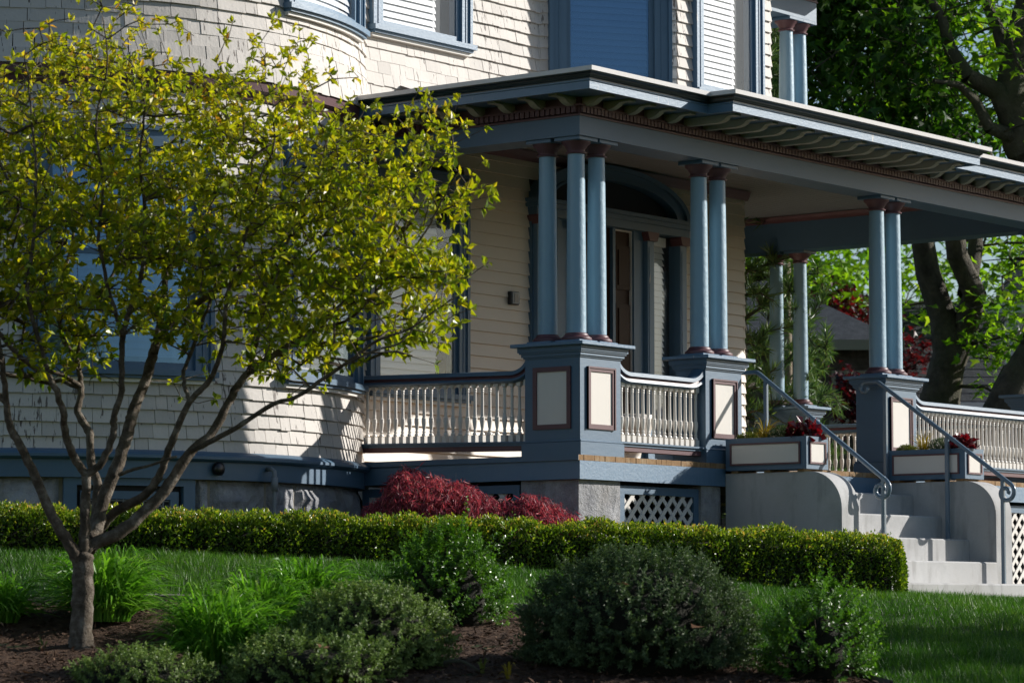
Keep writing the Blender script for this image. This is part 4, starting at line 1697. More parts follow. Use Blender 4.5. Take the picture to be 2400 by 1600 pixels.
def hedge_top(sv):
    return np.interp(sv, [0, 1.8, 4.5, 6.6, hlen], [.685, .675, .630, .590, .530])


uh = HL[0] + hdir[0] * s
dh = HL[1] + hdir[1] * s
zb = ground(uh + hnor[0] * HW, dh + hnor[1] * HW) - .01
zt = hedge_top(s) + .008 * np.sin(s * 5.1) + .008 * np.sin(s * 12.3 + 1) + .007 * np.sin(s * 29 + 2)
H = zt - zb
tot = H + 2 * HW * .9 + H * .5
q = per * tot
across = np.where(q < H - .08, HW, np.where(q < H + 2 * HW * .9, HW - (q - H + .08) / (.9 * 2 * HW + .08) * 2 * HW, -HW))
hz = np.where(q < H - .08, zb + q, np.where(q < H + 2 * HW * .9, zt - .05 * np.abs((across / HW)) ** 3, zt - (q - H - 2 * HW * .9)))
bul = .013 * np.sin(s * 9 + hz * 14) + .014 * np.sin(s * 21 - hz * 11 + 2)
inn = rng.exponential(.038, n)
endf = np.clip((s - (hlen - .12)) / .12, 0, 1)
cap_ = (s > hlen - .05)
across = np.where(cap_, rng.uniform(-HW, HW, n), across * np.sqrt(1 - endf ** 2 * .5))
hz = np.where(cap_, zb + (zt - zb) * rng.random(n) * (1 - .12 * (across / HW) ** 2), hz)
uh = uh + np.where(cap_, hdir[0], 0) * (.0 + .16 * (1 - (across / HW) ** 2) * (1 - .75 * np.clip((hz - zb) / (zt - zb), 0, 1) ** 4) - rng.exponential(.03, n))
dh = dh + np.where(cap_, hdir[1], 0) * (.16 * (1 - (across / HW) ** 2))
zt = zt - .06 * np.clip((s - hlen + .22) / .22, 0, 1) ** 2
na = np.where(across >= HW * .95, 1.0, across / HW)
top = ((q >= H - .08) & (q < H + 2 * HW * .9)).astype(float)
ou = (across + np.sign(across + 1e-6) * (bul - inn) * (1 - top) * (~cap_))
top = np.where(cap_, 0, top)
hz = hz + top * (bul - inn + .035 * rng.random(n) ** 5 + .02)
pu = uh + hnor[0] * ou
pd = dh + hnor[1] * ou
pos = VV(pu, pd, hz)
fn = (RGT * hnor[0] + FWD * hnor[1])[None]
en = (RGT * hdir[0] + FWD * hdir[1])[None]
outw = unit(fn * (np.sign(across) * (1 - top))[:, None] + np.array([[0, 0, 1.]]) * (top + .15)[:, None] + en * endf[:, None])
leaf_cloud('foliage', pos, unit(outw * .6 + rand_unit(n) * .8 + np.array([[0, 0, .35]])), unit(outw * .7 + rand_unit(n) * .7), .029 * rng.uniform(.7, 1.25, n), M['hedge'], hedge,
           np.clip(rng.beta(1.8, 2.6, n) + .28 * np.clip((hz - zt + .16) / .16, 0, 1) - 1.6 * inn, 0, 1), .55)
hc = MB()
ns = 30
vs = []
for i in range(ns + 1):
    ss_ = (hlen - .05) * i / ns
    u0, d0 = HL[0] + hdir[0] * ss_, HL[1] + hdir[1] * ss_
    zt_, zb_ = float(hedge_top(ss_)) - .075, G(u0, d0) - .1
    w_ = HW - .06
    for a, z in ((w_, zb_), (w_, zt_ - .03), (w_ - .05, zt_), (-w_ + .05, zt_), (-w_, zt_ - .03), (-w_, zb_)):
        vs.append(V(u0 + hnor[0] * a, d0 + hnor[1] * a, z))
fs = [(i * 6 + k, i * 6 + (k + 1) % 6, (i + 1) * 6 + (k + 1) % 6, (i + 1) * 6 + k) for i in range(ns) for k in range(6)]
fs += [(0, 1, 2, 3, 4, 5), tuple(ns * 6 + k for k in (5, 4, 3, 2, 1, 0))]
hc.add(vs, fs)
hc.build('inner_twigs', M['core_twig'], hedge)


# ---------------------------------------------------------------- daylily clumps
def lily(u, d, spread, height, nb, label, seed, lean=(0, 0), mat='lily', name='daylily_clump', cat='plant', wid=.015, grp='daylily clumps', base_r=.15, droop=1.0, zz0=None, at=None):
    r = np.random.default_rng(seed)
    if at is None:
        z0 = G(u, d) + .01
        c = V(u, d, z0)
    else:
        c = np.array(at)
        z0 = c[2]
    root = empty(name, c, label, cat, grp)
    K = 7
    a = r.uniform(0, 2 * math.pi, nb)
    br = base_r * np.sqrt(r.random(nb))
    bx = br * np.cos(a)
    by = br * np.sin(a)
    out = np.arctan2(by, bx) + r.normal(0, .5, nb)
    reach = spread * r.uniform(.35, 1.05, nb)
    low = r.random(nb) < .42
    reach = np.where(low, reach * 1.1, reach)
    hh = height * r.uniform(.55, 1.1, nb) * (1.12 - .35 * reach / spread) * np.where(low, r.uniform(.35, .7, nb), 1)
    t = np.linspace(0, 1, K)
    hor = reach[:, None] * (t[None] ** 1.5)
    ver = hh[:, None] * (np.sin(t[None] * math.pi * .5 * (r.uniform(1.05, 1.55, nb) + np.where(low, .22, 0))[:, None] * droop))
    X = c[0] + bx[:, None] + np.cos(out)[:, None] * hor + lean[0] * t[None] ** 2
    Y = c[1] + by[:, None] + np.sin(out)[:, None] * hor + lean[1] * t[None] ** 2
    Z = z0 + ver
    wv = wid * r.uniform(.7, 1.2, nb)[:, None] * np.array([.8, 1, 1, .95, .8, .5, .06])[None]
    sx, sy = -np.sin(out)[:, None], np.cos(out)[:, None]
    tw_ = r.normal(0, .5, nb)[:, None]
    v = np.empty((nb, K, 2, 3))
    for j, sg in enumerate((-1, 1)):
        v[:, :, j, 0] = X + sg * sx * wv * .5 * np.cos(tw_)
        v[:, :, j, 1] = Y + sg * sy * wv * .5 * np.cos(tw_)
        v[:, :, j, 2] = Z + sg * wv * .5 * np.sin(tw_)
    idx = np.arange(nb)[:, None, None] * K * 2 + np.arange(K - 1)[None, :, None] * 2 + np.array([0, 1, 3, 2])[None, None]
    rn = np.repeat(np.clip(r.beta(2, 2, nb), 0, 1), K - 1)
    np_mesh('blades', v.reshape(-1, 3), 4, idx.reshape(-1), rn, M[mat], root, True)
    return root


lily(-2.42, 18.70, .37, .43, 720, 'tall daylily clump standing behind the dogwood trunk', 21)
lily(-1.62, 17.30, .36, .43, 800, 'nearest daylily clump, right of the dogwood trunk', 22)
lily(-1.47, 18.45, .32, .36, 560, 'daylily clump in the middle of the three right of the trunk', 23)
lily(-1.25, 19.25, .32, .32, 480, 'rearmost daylily clump on the lawn edge by the hedge', 24)
lily(-3.05, 18.55, .27, .31, 380, 'small daylily clump cut by the left edge of the picture', 25)

# ---------------------------------------------------------------- grass
n = 330000
gu = rng.uniform(-4.6, 5.6, n)
gd = rng.uniform(15.6, 26.6, n)
px = CAM[0] + RGT[0] * gu + FWD[0] * gd
py = CAM[1] + RGT[1] * gu + FWD[1] * gd
hs = ((gu - HL[0]) * hdir[0] + (gd - HL[1]) * hdir[1])
ha = ((gu - HL[0]) * hnor[0] + (gd - HL[1]) * hnor[1])
ok = gd > edge_d(gu) + .04
ok &= ~((px > 1.72) & (py > -1.46))
ok &= ~((hs < hlen + .1) & (ha < HW - .06))
ok &= (np.abs(gu) < gd * .178 + .15)
gu, gd = gu[ok], gd[ok]
n = len(gu)
gz = ground(gu, gd)
p = VV(gu, gd, gz)
hgt = rng.uniform(.022, .060, n) * np.where(rng.random(n) < .03, 1.5, 1) * (1 + .35 * np.sin(gu * 3.1 + gd * 2.3) * np.sin(gd * 1.7))
a = rng.uniform(0, 6.283, n)
ln = hgt * rng.uniform(.1, .9, n)
wv = rng.uniform(.0022, .0042, n)
b = rng.uniform(0, 6.283, n)
v = np.empty((n, 3, 3))
v[:, 0] = p + np.stack([np.cos(b) * wv, np.sin(b) * wv, np.full(n, -.004)], 1)
v[:, 1] = p - np.stack([np.cos(b) * wv, np.sin(b) * wv, np.full(n, .004)], 1)
v[:, 2] = p + np.stack([np.cos(a) * ln, np.sin(a) * ln, hgt], 1)
o = np_mesh('grass', v.reshape(-1, 3), 3, np.arange(3 * n), np.clip(rng.beta(2, 2.2, n) + .16 * np.sin(gu * 2.3 + 1.1 * np.sin(gd * 1.9)), 0, 1), M['grass'])
tag(o, 'short green lawn grass between the hedge, the steps and the mulch bed', 'grass', None, 'stuff')

# ---------------------------------------------------------------- mulch chips
n = 26000
cu = rng.uniform(-3.6, 2.3, n)
cdp = rng.uniform(15.6, 20.2, n)
ok = cdp < edge_d(cu) - .02
cu, cdp = cu[ok], cdp[ok]
n = len(cu)
p = VV(cu, cdp, ground(cu, cdp) + rng.uniform(.018, .034, n))
leaf_cloud('mulch_chips', p, unit(rand_unit(n) * np.array([[1, 1, .28]])), unit(np.array([[0, 0, 1.]]) + rand_unit(n) * .5), rng.uniform(.015, .055, n), M['chip'], None, rng.beta(1.3, 2.6, n), .35, .05)
tag(bpy.data.objects['mulch_chips'], 'dark shredded bark mulch covering the planting bed', 'mulch', None, 'stuff')

# ---------------------------------------------------------------- bed edging
ed = empty('bed_edging', V(-.05, 19.9, G(-.05, 19.9)), 'low grey stone edging between the mulch bed and the lawn', 'edging')
M['edging'] = rocky('weathered_edging', ((.10, .095, .085), (.16, .15, .135), (.24, .225, .20)), 8, .01)
eu = [-4.0]
while eu[-1] < 2.15:
    du = .05
    L_ = 0
    c0 = eu[-1]
    c1 = c0
    while L_ < .46:
        L_ += math.hypot(.02, float(edge_d(c1 + .02) - edge_d(c1)))
        c1 += .02
    eu.append(c1)
    u0, u1 = c0 + .006, c1 - .006
    vs = []
    for uu_ in (u0, u1):
        de = float(edge_d(uu_))
        zg = G(uu_, de)
        tilt = random.uniform(-.006, .006)
        for o_, z_ in ((-.035, -.06), (-.035, .045 + tilt), (.035, .045 - tilt), (.035, -.06)):
            vs.append(V(uu_, de + o_, zg + z_))
    MB().add(vs, [(0, 1, 2, 3), (7, 6, 5, 4), (0, 4, 5, 1), (1, 5, 6, 2), (2, 6, 7, 3), (3, 7, 4, 0)]).build('edging_stone', M['edging'], ed)


# ================================================================== TREES
class Skel:
    """branch skeleton: limbs first, then twigs that reach for given tips"""
    def __init__(self, cap=60000):
        self.p = np.zeros((cap, 3))
        self.par = np.full(cap, -1)
        self.r = np.zeros(cap)
        self.limb = np.zeros(cap, bool)
        self.n = 0

    def add(self, p, par, r=0., limb=False):
        i = self.n
        self.p[i] = p
        self.par[i] = par
        self.r[i] = r
        self.limb[i] = limb
        self.n += 1
        return i

    def limb_line(self, pts, rads, sub=.07):
        last = -1
        if self.n:
            d = np.linalg.norm(self.p[:self.n] - np.array(pts[0]), axis=1)
            last = int(d.argmin())
        for i in range(len(pts) - 1):
            a, b = np.array(pts[i], float), np.array(pts[i + 1], float)
            m = max(1, int(np.linalg.norm(b - a) / sub))
            for k in range(m):
                t = k / m
                last = self.add(a + (b - a) * t, last, rads[i] + (rads[i + 1] - rads[i]) * t, True)
        self.add(np.array(pts[-1], float), last, rads[-1], True)

    def reach(self, tips, step=.09, wob=.012, down=1.6, minr=0.0):
        d0 = [np.linalg.norm(self.p[:self.n] - t, axis=1).min() for t in tips]
        ends = []
        for ti in np.argsort(d0):
            t = tips[ti]
            v = self.p[:self.n] - t
            cost = np.linalg.norm(v, axis=1) + down * np.maximum(0, v[:, 2])
            j = int(cost.argmin())
            a = self.p[j].copy()
            L = np.linalg.norm(t - a)
            m = max(1, int(L / step))
            last = j
            pd_ = self.p[j] - self.p[self.par[j]] if self.par[j] >= 0 else np.array([0, 0, 1.])
            pd_ = pd_ / max(np.linalg.norm(pd_), 1e-6)
            for k in range(1, m + 1):
                s = k / m
                q = a + (t - a) * s + pd_ * L * .28 * s * (1 - s) + rng.normal(0, wob, 3) * (1 if k < m else 0)
                last = self.add(q, last)
            ends.append(last)
        return np.array(ends)

    def finish(self, tip_r, power=.46, rmax=None):
        cnt = np.zeros(self.n)
        kids = np.zeros(self.n, int)
        for i in range(self.n):
            if self.par[i] >= 0:
                kids[self.par[i]] += 1
        for i in range(self.n - 1, -1, -1):
            if kids[i] == 0:
                cnt[i] += 1
            if self.par[i] >= 0:
                cnt[self.par[i]] += cnt[i]
        tw = ~self.limb[:self.n]
        self.r[:self.n][tw] = tip_r * np.maximum(cnt[tw], 1) ** power
        lim = self.r[np.maximum(self.par[:self.n], 0)]
        self.r[:self.n] = np.where(tw, np.minimum(self.r[:self.n], np.maximum(lim, tip_r)), self.r[:self.n])

    def mesh(self, name, mat, parent, only_limb=None, sides=5):
        idx = np.arange(self.n)
        m = self.par[:self.n] >= 0
        if only_limb is not None:
            m &= self.limb[:self.n] == only_limb
        e = idx[m]
        a = self.p[self.par[e]]
        b = self.p[e]
        ra = self.r[self.par[e]]
        rb = self.r[e]
        if only_limb is False:
            ra = np.minimum(ra, rb * 1.6)
        t = unit(b - a)
        # overlap a little so that bends stay closed
        b = b + t * (rb * .35)[:, None]
        ref = np.where(np.abs(t[:, 2:]) < .9, np.array([[0, 0, 1.]]), np.array([[1., 0, 0]]))
        s = unit(np.cross(t, ref))
        w = np.cross(t, s)
        ang = np.arange(sides) / sides * 2 * math.pi
        ring = s[:, None] * np.cos(ang)[None, :, None] + w[:, None] * np.sin(ang)[None, :, None]
        v = np.concatenate([a[:, None] + ring * ra[:, None, None], b[:, None] + ring * rb[:, None, None]], 1)
        k = np.arange(sides)
        f = np.stack([k, (k + 1) % sides, (k + 1) % sides + sides, k + sides], 1)
        loops = (np.arange(len(e))[:, None, None] * 2 * sides + f[None]).reshape(-1)
        return np_mesh(name, v.reshape(-1, 3), 4, loops, None, mat, parent, True)


def in_poly(x, y, poly):
    c = np.zeros(len(x), bool)
    n_ = len(poly)
    j = n_ - 1
    for i in range(n_):
        xi, yi = poly[i]
        xj, yj = poly[j]
        m = ((yi > y) != (yj > y)) & (x < (xj - xi) * (y - yi) / (yj - yi + 1e-12) + xi)
        c ^= m
        j = i
    return c


# ---------------------------------------------------------------- dogwood: limbs as (right, depth, up, radius) about a base 18 m away
LIMBS = [
    [(-2.456, 0.0, -0.26, 0.085), (-2.461, 0.0, -0.134, 0.066), (-2.454, 0.0, 0.061, 0.062), (-2.456, 0.0, 0.195, 0.06), (-2.452, 0.0, 0.304, 0.06)] ,
    [(-2.466, 0.0, 0.231, 0.05), (-2.512, -0.056, 0.344, 0.042), (-2.611, -0.111, 0.511, 0.036), (-2.732, -0.167, 0.795, 0.031), (-2.791, -0.222, 0.928, 0.028), (-2.835, -0.278, 1.021, 0.026), (-2.853, -0.333, 1.163, 0.022), (-2.868, -0.389, 1.376, 0.018), (-2.935, -0.444, 1.732, 0.014), (-2.997, -0.5, 2.111, 0.009)] ,
    [(-2.452, 0.0, 0.28, 0.05), (-2.445, -0.033, 0.381, 0.04), (-2.435, -0.067, 0.614, 0.034), (-2.431, -0.1, 0.761, 0.032)] ,
    [(-2.431, -0.1, 0.761, 0.03), (-2.495, -0.214, 0.877, 0.027), (-2.524, -0.329, 1.018, 0.024), (-2.518, -0.443, 1.112, 0.023), (-2.568, -0.557, 1.26, 0.021), (-2.72, -0.671, 1.384, 0.017), (-2.82, -0.786, 1.51, 0.013), (-2.929, -0.9, 1.687, 0.008)] ,
    [(-2.576, -0.5, 1.264, 0.018), (-2.618, -0.567, 1.433, 0.016), (-2.691, -0.633, 1.713, 0.014), (-2.657, -0.7, 2.04, 0.012), (-2.635, -0.767, 2.412, 0.01), (-2.66, -0.833, 2.759, 0.007), (-2.685, -0.9, 3.033, 0.004)] ,
    [(-2.431, -0.1, 0.761, 0.03), (-2.338, -0.136, 0.825, 0.026), (-2.268, -0.173, 0.981, 0.024), (-2.261, -0.209, 1.069, 0.023), (-2.215, -0.245, 1.234, 0.022), (-2.206, -0.282, 1.539, 0.02), (-2.139, -0.318, 1.744, 0.018), (-2.084, -0.355, 1.935, 0.016), (-2.073, -0.391, 2.222, 0.013), (-2.102, -0.427, 2.508, 0.01), (-2.074, -0.464, 2.794, 0.007), (-2.093, -0.5, 2.983, 0.004)] ,
    [(-2.204, -0.3, 1.538, 0.016), (-2.273, -0.4, 1.785, 0.014), (-2.319, -0.5, 2.063, 0.012), (-2.282, -0.6, 2.363, 0.01), (-2.316, -0.7, 2.661, 0.008), (-2.244, -0.8, 3.003, 0.006), (-2.259, -0.9, 3.248, 0.003)] ,
    [(-2.431, 0.1, 0.399, 0.052), (-2.393, 0.15, 0.479, 0.048), (-2.363, 0.2, 0.633, 0.046), (-2.275, 0.25, 0.88, 0.044), (-2.234, 0.3, 1.055, 0.042), (-2.215, 0.35, 1.158, 0.04), (-2.158, 0.4, 1.322, 0.037), (-2.112, 0.45, 1.499, 0.034), (-2.064, 0.5, 1.635, 0.03), (-1.81, 0.55, 1.848, 0.024), (-1.618, 0.6, 1.988, 0.02), (-1.42, 0.65, 2.148, 0.017), (-1.271, 0.7, 2.385, 0.013), (-1.121, 0.75, 2.676, 0.009), (-0.971, 0.8, 2.918, 0.005)] ,
    [(-2.106, 0.4, 1.495, 0.026), (-2.072, 0.475, 1.721, 0.024), (-2.06, 0.55, 1.932, 0.021), (-2.056, 0.625, 2.093, 0.018), (-2.105, 0.7, 2.308, 0.015), (-2.067, 0.775, 2.576, 0.012), (-1.999, 0.85, 2.821, 0.009), (-1.955, 0.925, 3.121, 0.006), (-1.885, 1.0, 3.318, 0.004)] ,
    [(-2.066, 0.6, 1.937, 0.016), (-2.01, 0.72, 2.207, 0.014), (-1.985, 0.84, 2.507, 0.011), (-1.856, 0.96, 2.811, 0.008), (-1.789, 1.08, 3.12, 0.006), (-1.749, 1.2, 3.406, 0.003)] ,
    [(-2.422, 0.0, 0.324, 0.052), (-2.398, 0.036, 0.366, 0.047), (-2.223, 0.071, 0.459, 0.043), (-2.011, 0.107, 0.667, 0.04), (-1.854, 0.143, 0.905, 0.036), (-1.74, 0.179, 1.008, 0.032), (-1.641, 0.214, 1.206, 0.029), (-1.54, 0.25, 1.363, 0.026), (-1.305, 0.286, 1.528, 0.021), (-1.146, 0.321, 1.632, 0.018), (-0.948, 0.357, 1.836, 0.015), (-0.75, 0.393, 2.067, 0.012), (-0.601, 0.429, 2.274, 0.009), (-0.452, 0.464, 2.482, 0.006), (-0.277, 0.5, 2.423, 0.003)] ,
    [(-1.536, 0.2, 1.359, 0.018), (-1.464, 0.1, 1.587, 0.016), (-1.419, -0.0, 1.801, 0.014), (-1.314, -0.1, 2.012, 0.012), (-1.234, -0.2, 2.246, 0.009), (-1.119, -0.3, 2.429, 0.006), (-1.029, -0.4, 2.707, 0.003)] ,
    [(-1.84, 0.0, 0.898, 0.02), (-1.614, -0.113, 1.002, 0.018), (-1.36, -0.225, 1.15, 0.016), (-1.203, -0.338, 1.194, 0.015), (-0.954, -0.45, 1.352, 0.012), (-0.758, -0.562, 1.481, 0.01), (-0.565, -0.675, 1.543, 0.008), (-0.445, -0.787, 1.616, 0.005), (-0.325, -0.9, 1.687, 0.003)] ,
    [(-1.144, 0.3, 1.63, 0.013), (-0.939, 0.18, 1.681, 0.011), (-0.736, 0.06, 1.881, 0.009), (-0.524, -0.06, 2.115, 0.007), (-0.388, -0.18, 2.347, 0.005), (-0.301, -0.3, 2.477, 0.003)] ,
    [(-0.946, -0.6, 1.34, 0.009), (-0.752, -0.7, 1.422, 0.008), (-0.608, -0.8, 1.461, 0.006), (-0.465, -0.9, 1.64, 0.004), (-0.347, -1.0, 1.817, 0.002)] ,
    [(-2.423, 0.3, 0.433, 0.036), (-2.305, 0.231, 0.555, 0.033), (-2.14, 0.162, 0.639, 0.031), (-2.049, 0.092, 0.733, 0.029), (-1.992, 0.023, 0.85, 0.027), (-1.938, -0.046, 0.969, 0.025), (-1.838, -0.115, 1.175, 0.022), (-1.719, -0.185, 1.294, 0.019), (-1.64, -0.254, 1.508, 0.016), (-1.61, -0.323, 1.768, 0.014), (-1.508, -0.392, 2.076, 0.011), (-1.43, -0.462, 2.382, 0.008), (-1.33, -0.531, 2.638, 0.006), (-1.419, -0.6, 2.942, 0.003)] ,
    [(-1.85, 0.0, 1.182, 0.016), (-1.888, 0.037, 1.286, 0.015), (-1.887, 0.075, 1.387, 0.014), (-1.797, 0.112, 1.638, 0.012), (-1.727, 0.15, 1.915, 0.01), (-1.78, 0.188, 2.245, 0.008), (-1.685, 0.225, 2.551, 0.006), (-1.676, 0.263, 2.935, 0.004), (-1.716, 0.3, 3.195, 0.003)] ,
    [(-2.278, 0.2, 0.772, 0.014), (-2.186, 0.067, 0.795, 0.012), (-2.087, -0.067, 0.809, 0.01), (-1.904, -0.2, 0.859, 0.008)] ,
    [(-2.448, 0.3, 0.403, 0.04), (-2.421, 0.362, 0.686, 0.034), (-2.469, 0.423, 0.841, 0.031), (-2.495, 0.485, 1.025, 0.029), (-2.566, 0.546, 1.157, 0.026), (-2.56, 0.608, 1.311, 0.023), (-2.599, 0.669, 1.474, 0.02), (-2.686, 0.731, 1.609, 0.017), (-2.733, 0.792, 1.88, 0.015), (-2.652, 0.854, 2.223, 0.012), (-2.7, 0.915, 2.569, 0.01), (-2.786, 0.977, 2.866, 0.007), (-2.847, 1.038, 3.219, 0.005), (-2.96, 1.1, 3.441, 0.003)] ,
    [(-2.603, 0.7, 1.476, 0.015), (-2.555, 0.8, 1.752, 0.013), (-2.415, 0.9, 2.02, 0.011), (-2.324, 1.0, 2.345, 0.009), (-2.363, 1.1, 2.7, 0.007), (-2.218, 1.2, 3.006, 0.005), (-2.099, 1.3, 3.29, 0.003)] ,
]
ENV = [(-3.23, 2.893), (-3.083, 3.168), (-2.863, 3.368), (-2.716, 3.469), (-2.447, 3.532), (-2.275, 3.494), (-2.055, 3.343), (-1.786, 3.331), (-1.566, 3.281), (-1.223, 3.268), (-1.052, 3.206), (-0.905, 3.043), (-0.783, 2.943), (-0.587, 2.918), (-0.343, 2.906), (-0.281, 2.694), (-0.294, 2.47), (-0.171, 2.383), (-0.257, 2.296), (-0.318, 2.221), (-0.306, 1.974), (-0.306, 1.726), (-0.318, 1.554), (-0.489, 1.406), (-0.661, 1.381), (-0.856, 1.308), (-1.077, 1.16), (-1.223, 1.16), (-1.321, 1.283), (-1.566, 1.357), (-1.835, 1.308), (-2.129, 1.357), (-2.447, 1.308), (-2.716, 1.283), (-2.985, 1.332), (-3.23, 1.48)]
ENV = ENV[1:-1] + [(-3.4, 1.25), (-4.3, 1.5), (-4.7, 2.2), (-4.3, 2.9), (-3.6, 3.25)]
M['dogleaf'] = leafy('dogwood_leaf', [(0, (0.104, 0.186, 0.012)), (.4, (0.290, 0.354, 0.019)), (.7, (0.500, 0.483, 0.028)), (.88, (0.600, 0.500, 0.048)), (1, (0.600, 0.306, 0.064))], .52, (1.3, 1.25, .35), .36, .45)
dog = empty('dogwood_tree', V(-2.455, 18.0, G(-2.455, 18)), 'multi-stemmed dogwood tree with fresh yellow-green leaves in the mulch bed', 'tree')
sk_ = Skel()
rd = random.Random(3)
for li, L in enumerate(LIMBS):
    pts, rad = [], []
    for i in range(len(L)):
        u, w, z, r = L[i]
        pts.append(V(u, 18 + w, z))
        rad.append(r)
    # refine with a slight wander
    P2, R2 = [pts[0]], [rad[0]]
    for i in range(len(pts) - 1):
        mid = (pts[i] + pts[i + 1]) / 2 + np.array([rd.gauss(0, .010), rd.gauss(0, .02), rd.gauss(0, .006)]) * (0 if li == 0 else 1)
        P2 += [mid, pts[i + 1]]
        R2 += [(rad[i] + rad[i + 1]) / 2, rad[i + 1]]
    sk_.limb_line(P2, R2)
# trunk and limbs as smooth tubes
tb = MB()
for li, L in enumerate(LIMBS):
    pts = [Vector(V(u, 18 + w, z)) for u, w, z, r in L]
    rads = [r * (1.0 if li == 0 else .84) for *_, r in L]
    # Catmull-Rom
    P, R_ = [], []
    for i in range(len(pts) - 1):
        p0, p1, p2, p3 = pts[max(i - 1, 0)], pts[i], pts[i + 1], pts[min(i + 2, len(pts) - 1)]
        for k in range(6):
            t = k / 6
            q = .5 * ((2 * p1) + (-p0 + p2) * t + (2 * p0 - 5 * p1 + 4 * p2 - p3) * t * t + (-p0 + 3 * p1 - 3 * p2 + p3) * t ** 3)
            P.append(q + Vector((rd.gauss(0, .0025), rd.gauss(0, .0025), 0)))
            R_.append((rads[i] + (rads[i + 1] - rads[i]) * t) * (1 + rd.gauss(0, .04)))
    P.append(pts[-1])
    R_.append(rads[-1])
    if li == 0:
        R_[0] *= 1.25
        R_[1] *= 1.15
        R_[2] *= 1.08
    tb.tube(P, R_, 10 if rads[0] > .02 else 7)
tb.build('trunk', M['bark'], dog, True)
def poly_dist(x, y, poly):
    d = np.full(len(x), 9.0)
    for (x0, y0), (x1, y1) in zip(poly, poly[1:] + poly[:1]):
        ex_, ey_ = x1 - x0, y1 - y0
        s_ = np.clip(((x - x0) * ex_ + (y - y0) * ey_) / (ex_ * ex_ + ey_ * ey_ + 1e-9), 0, 1)
        d = np.minimum(d, np.hypot(x - x0 - s_ * ex_, y - y0 - s_ * ey_))
    return d


tips = []
nc = 1420                      # leafy shoots, each carrying several tips
while len(tips) < nc:
    u = rng.uniform(-4.7, -.1, 3000)
    z = rng.uniform(1.1, 3.6, 3000)
    ok = in_poly(u, z, ENV)
    pr = np.clip(.62 + .38 * np.sin(z * 15 + u * 2.2 + 1.5 * np.sin(u * 3)), .15, 1) * np.where(z > 2.5, np.clip(1 - (z - 2.5) * .55, .42, 1), 1)
    pr *= np.where(z < 1.55, .5, 1) * np.where((u > -2.5) & (u < -1.5) & (z < 1.95), .5, 1)
    pr *= np.clip(poly_dist(u, z, ENV) / .30, .38, 1)
    ok &= rng.random(3000) < pr
    for uu_, z_ in zip(u[ok], z[ok]):
        hw = .95 * math.sqrt(max(.04, 1 - ((uu_ + 2.4) / 2.35) ** 2))
        tips.append((uu_, 18 + rng.uniform(-hw, hw), z_))
cl = np.array(tips[:nc])
per = rng.integers(3, 8, nc)
I = np.repeat(np.arange(nc), per)
off = rng.normal(0, 1, (len(I), 3)) * np.array([[.085, .085, .050]])
tips = VV(cl[I, 0] + off[:, 0], cl[I, 1] + off[:, 1], cl[I, 2] + off[:, 2])
ends = sk_.reach(tips, step=.10, wob=.008, down=1.8)
sk_.finish(.0022, .42)
tw_o = sk_.mesh('twigs', M['bark'], dog, False, 4)
# leaf pairs and rosettes at every tip
K = 6
e = np.repeat(ends, K)
base = sk_.p[e]
dirv = unit(sk_.p[e] - sk_.p[sk_.par[e]])
ang = rng.uniform(0, 6.283, len(ends)).repeat(K) + np.tile(np.arange(K) * 2.4, len(ends))
ref = unit(np.cross(dirv, rand_unit(len(e))))
w = np.cross(dirv, ref)
rad = ref * np.cos(ang)[:, None] + w * np.sin(ang)[:, None]
ax = unit(dirv * rng.uniform(.1, .6, len(e))[:, None] + rad * .9 + np.array([[0, 0, 1.]]) * rng.uniform(-.35, .30, len(e))[:, None])
nor = unit(np.array([[0, 0, 1.]]) * .55 + rand_unit(len(e)) * .8)
back = dirv * (-rng.uniform(0, .035, len(e)))[:, None]
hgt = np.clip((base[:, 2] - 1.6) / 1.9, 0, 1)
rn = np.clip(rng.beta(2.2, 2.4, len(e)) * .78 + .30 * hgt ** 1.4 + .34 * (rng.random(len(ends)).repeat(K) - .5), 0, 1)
keep = rng.random(len(e)) < .93
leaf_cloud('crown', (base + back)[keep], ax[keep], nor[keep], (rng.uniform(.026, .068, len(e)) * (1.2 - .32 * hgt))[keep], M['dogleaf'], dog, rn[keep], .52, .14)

# ---------------------------------------------------------------- red laceleaf maple between hedge and porch
M['lace'] = leafy('red_laceleaf', [(0, (0.134, 0.030, 0.049)), (.5, (0.316, 0.068, 0.103)), (.85, (0.583, 0.152, 0.167)), (1, (0.600, 0.334, 0.273))], .4, (1.3, .7, .7), .45, .35)
jm = empty('laceleaf_maple', V(-.30, 23.75, G(-.3, 23.75)), 'weeping dark red laceleaf maple between the hedge and the porch', 'tree')
js = Skel(30000)
b0 = V(-.30, 23.78, G(-.3, 23.75) - .05)
js.limb_line([b0, V(-.32, 23.75, .55), V(-.42, 23.7, .80), V(-.62, 23.68, .92), V(-.8, 23.6, .85)], [.04, .035, .026, .016, .008])
js.limb_line([V(-.32, 23.75, .55), V(-.18, 23.72, .78), V(.0, 23.65, .80), V(.2, 23.6, .72)], [.028, .02, .013, .007])
js.limb_line([V(-.35, 23.75, .62), V(-.55, 23.5, .85), V(-.7, 23.4, .86)], [.022, .014, .007])
js.limb_line([V(-.30, 23.75, .5), V(-.05, 23.5, .68), V(.12, 23.4, .66)], [.022, .014, .007])
uu_ = rng.uniform(-1.12, .48, 5000)
ww_ = rng.uniform(-.42, .25, 5000)
topz = np.interp(uu_, [-1.12, -.98, -.88, -.80, -.62, -.45, -.32, -.20, -.06, .04, .14, .26, .40, .48],
                 [.72, .86, 1.02, 1.06, 1.00, .96, .93, .86, .80, .82, .86, .82, .74, .70])
tz = topz - .36 * rng.random(5000) ** 1.6 - .35 * (ww_ / .5) ** 2 + rng.normal(0, .012, 5000)
okk = tz > .42
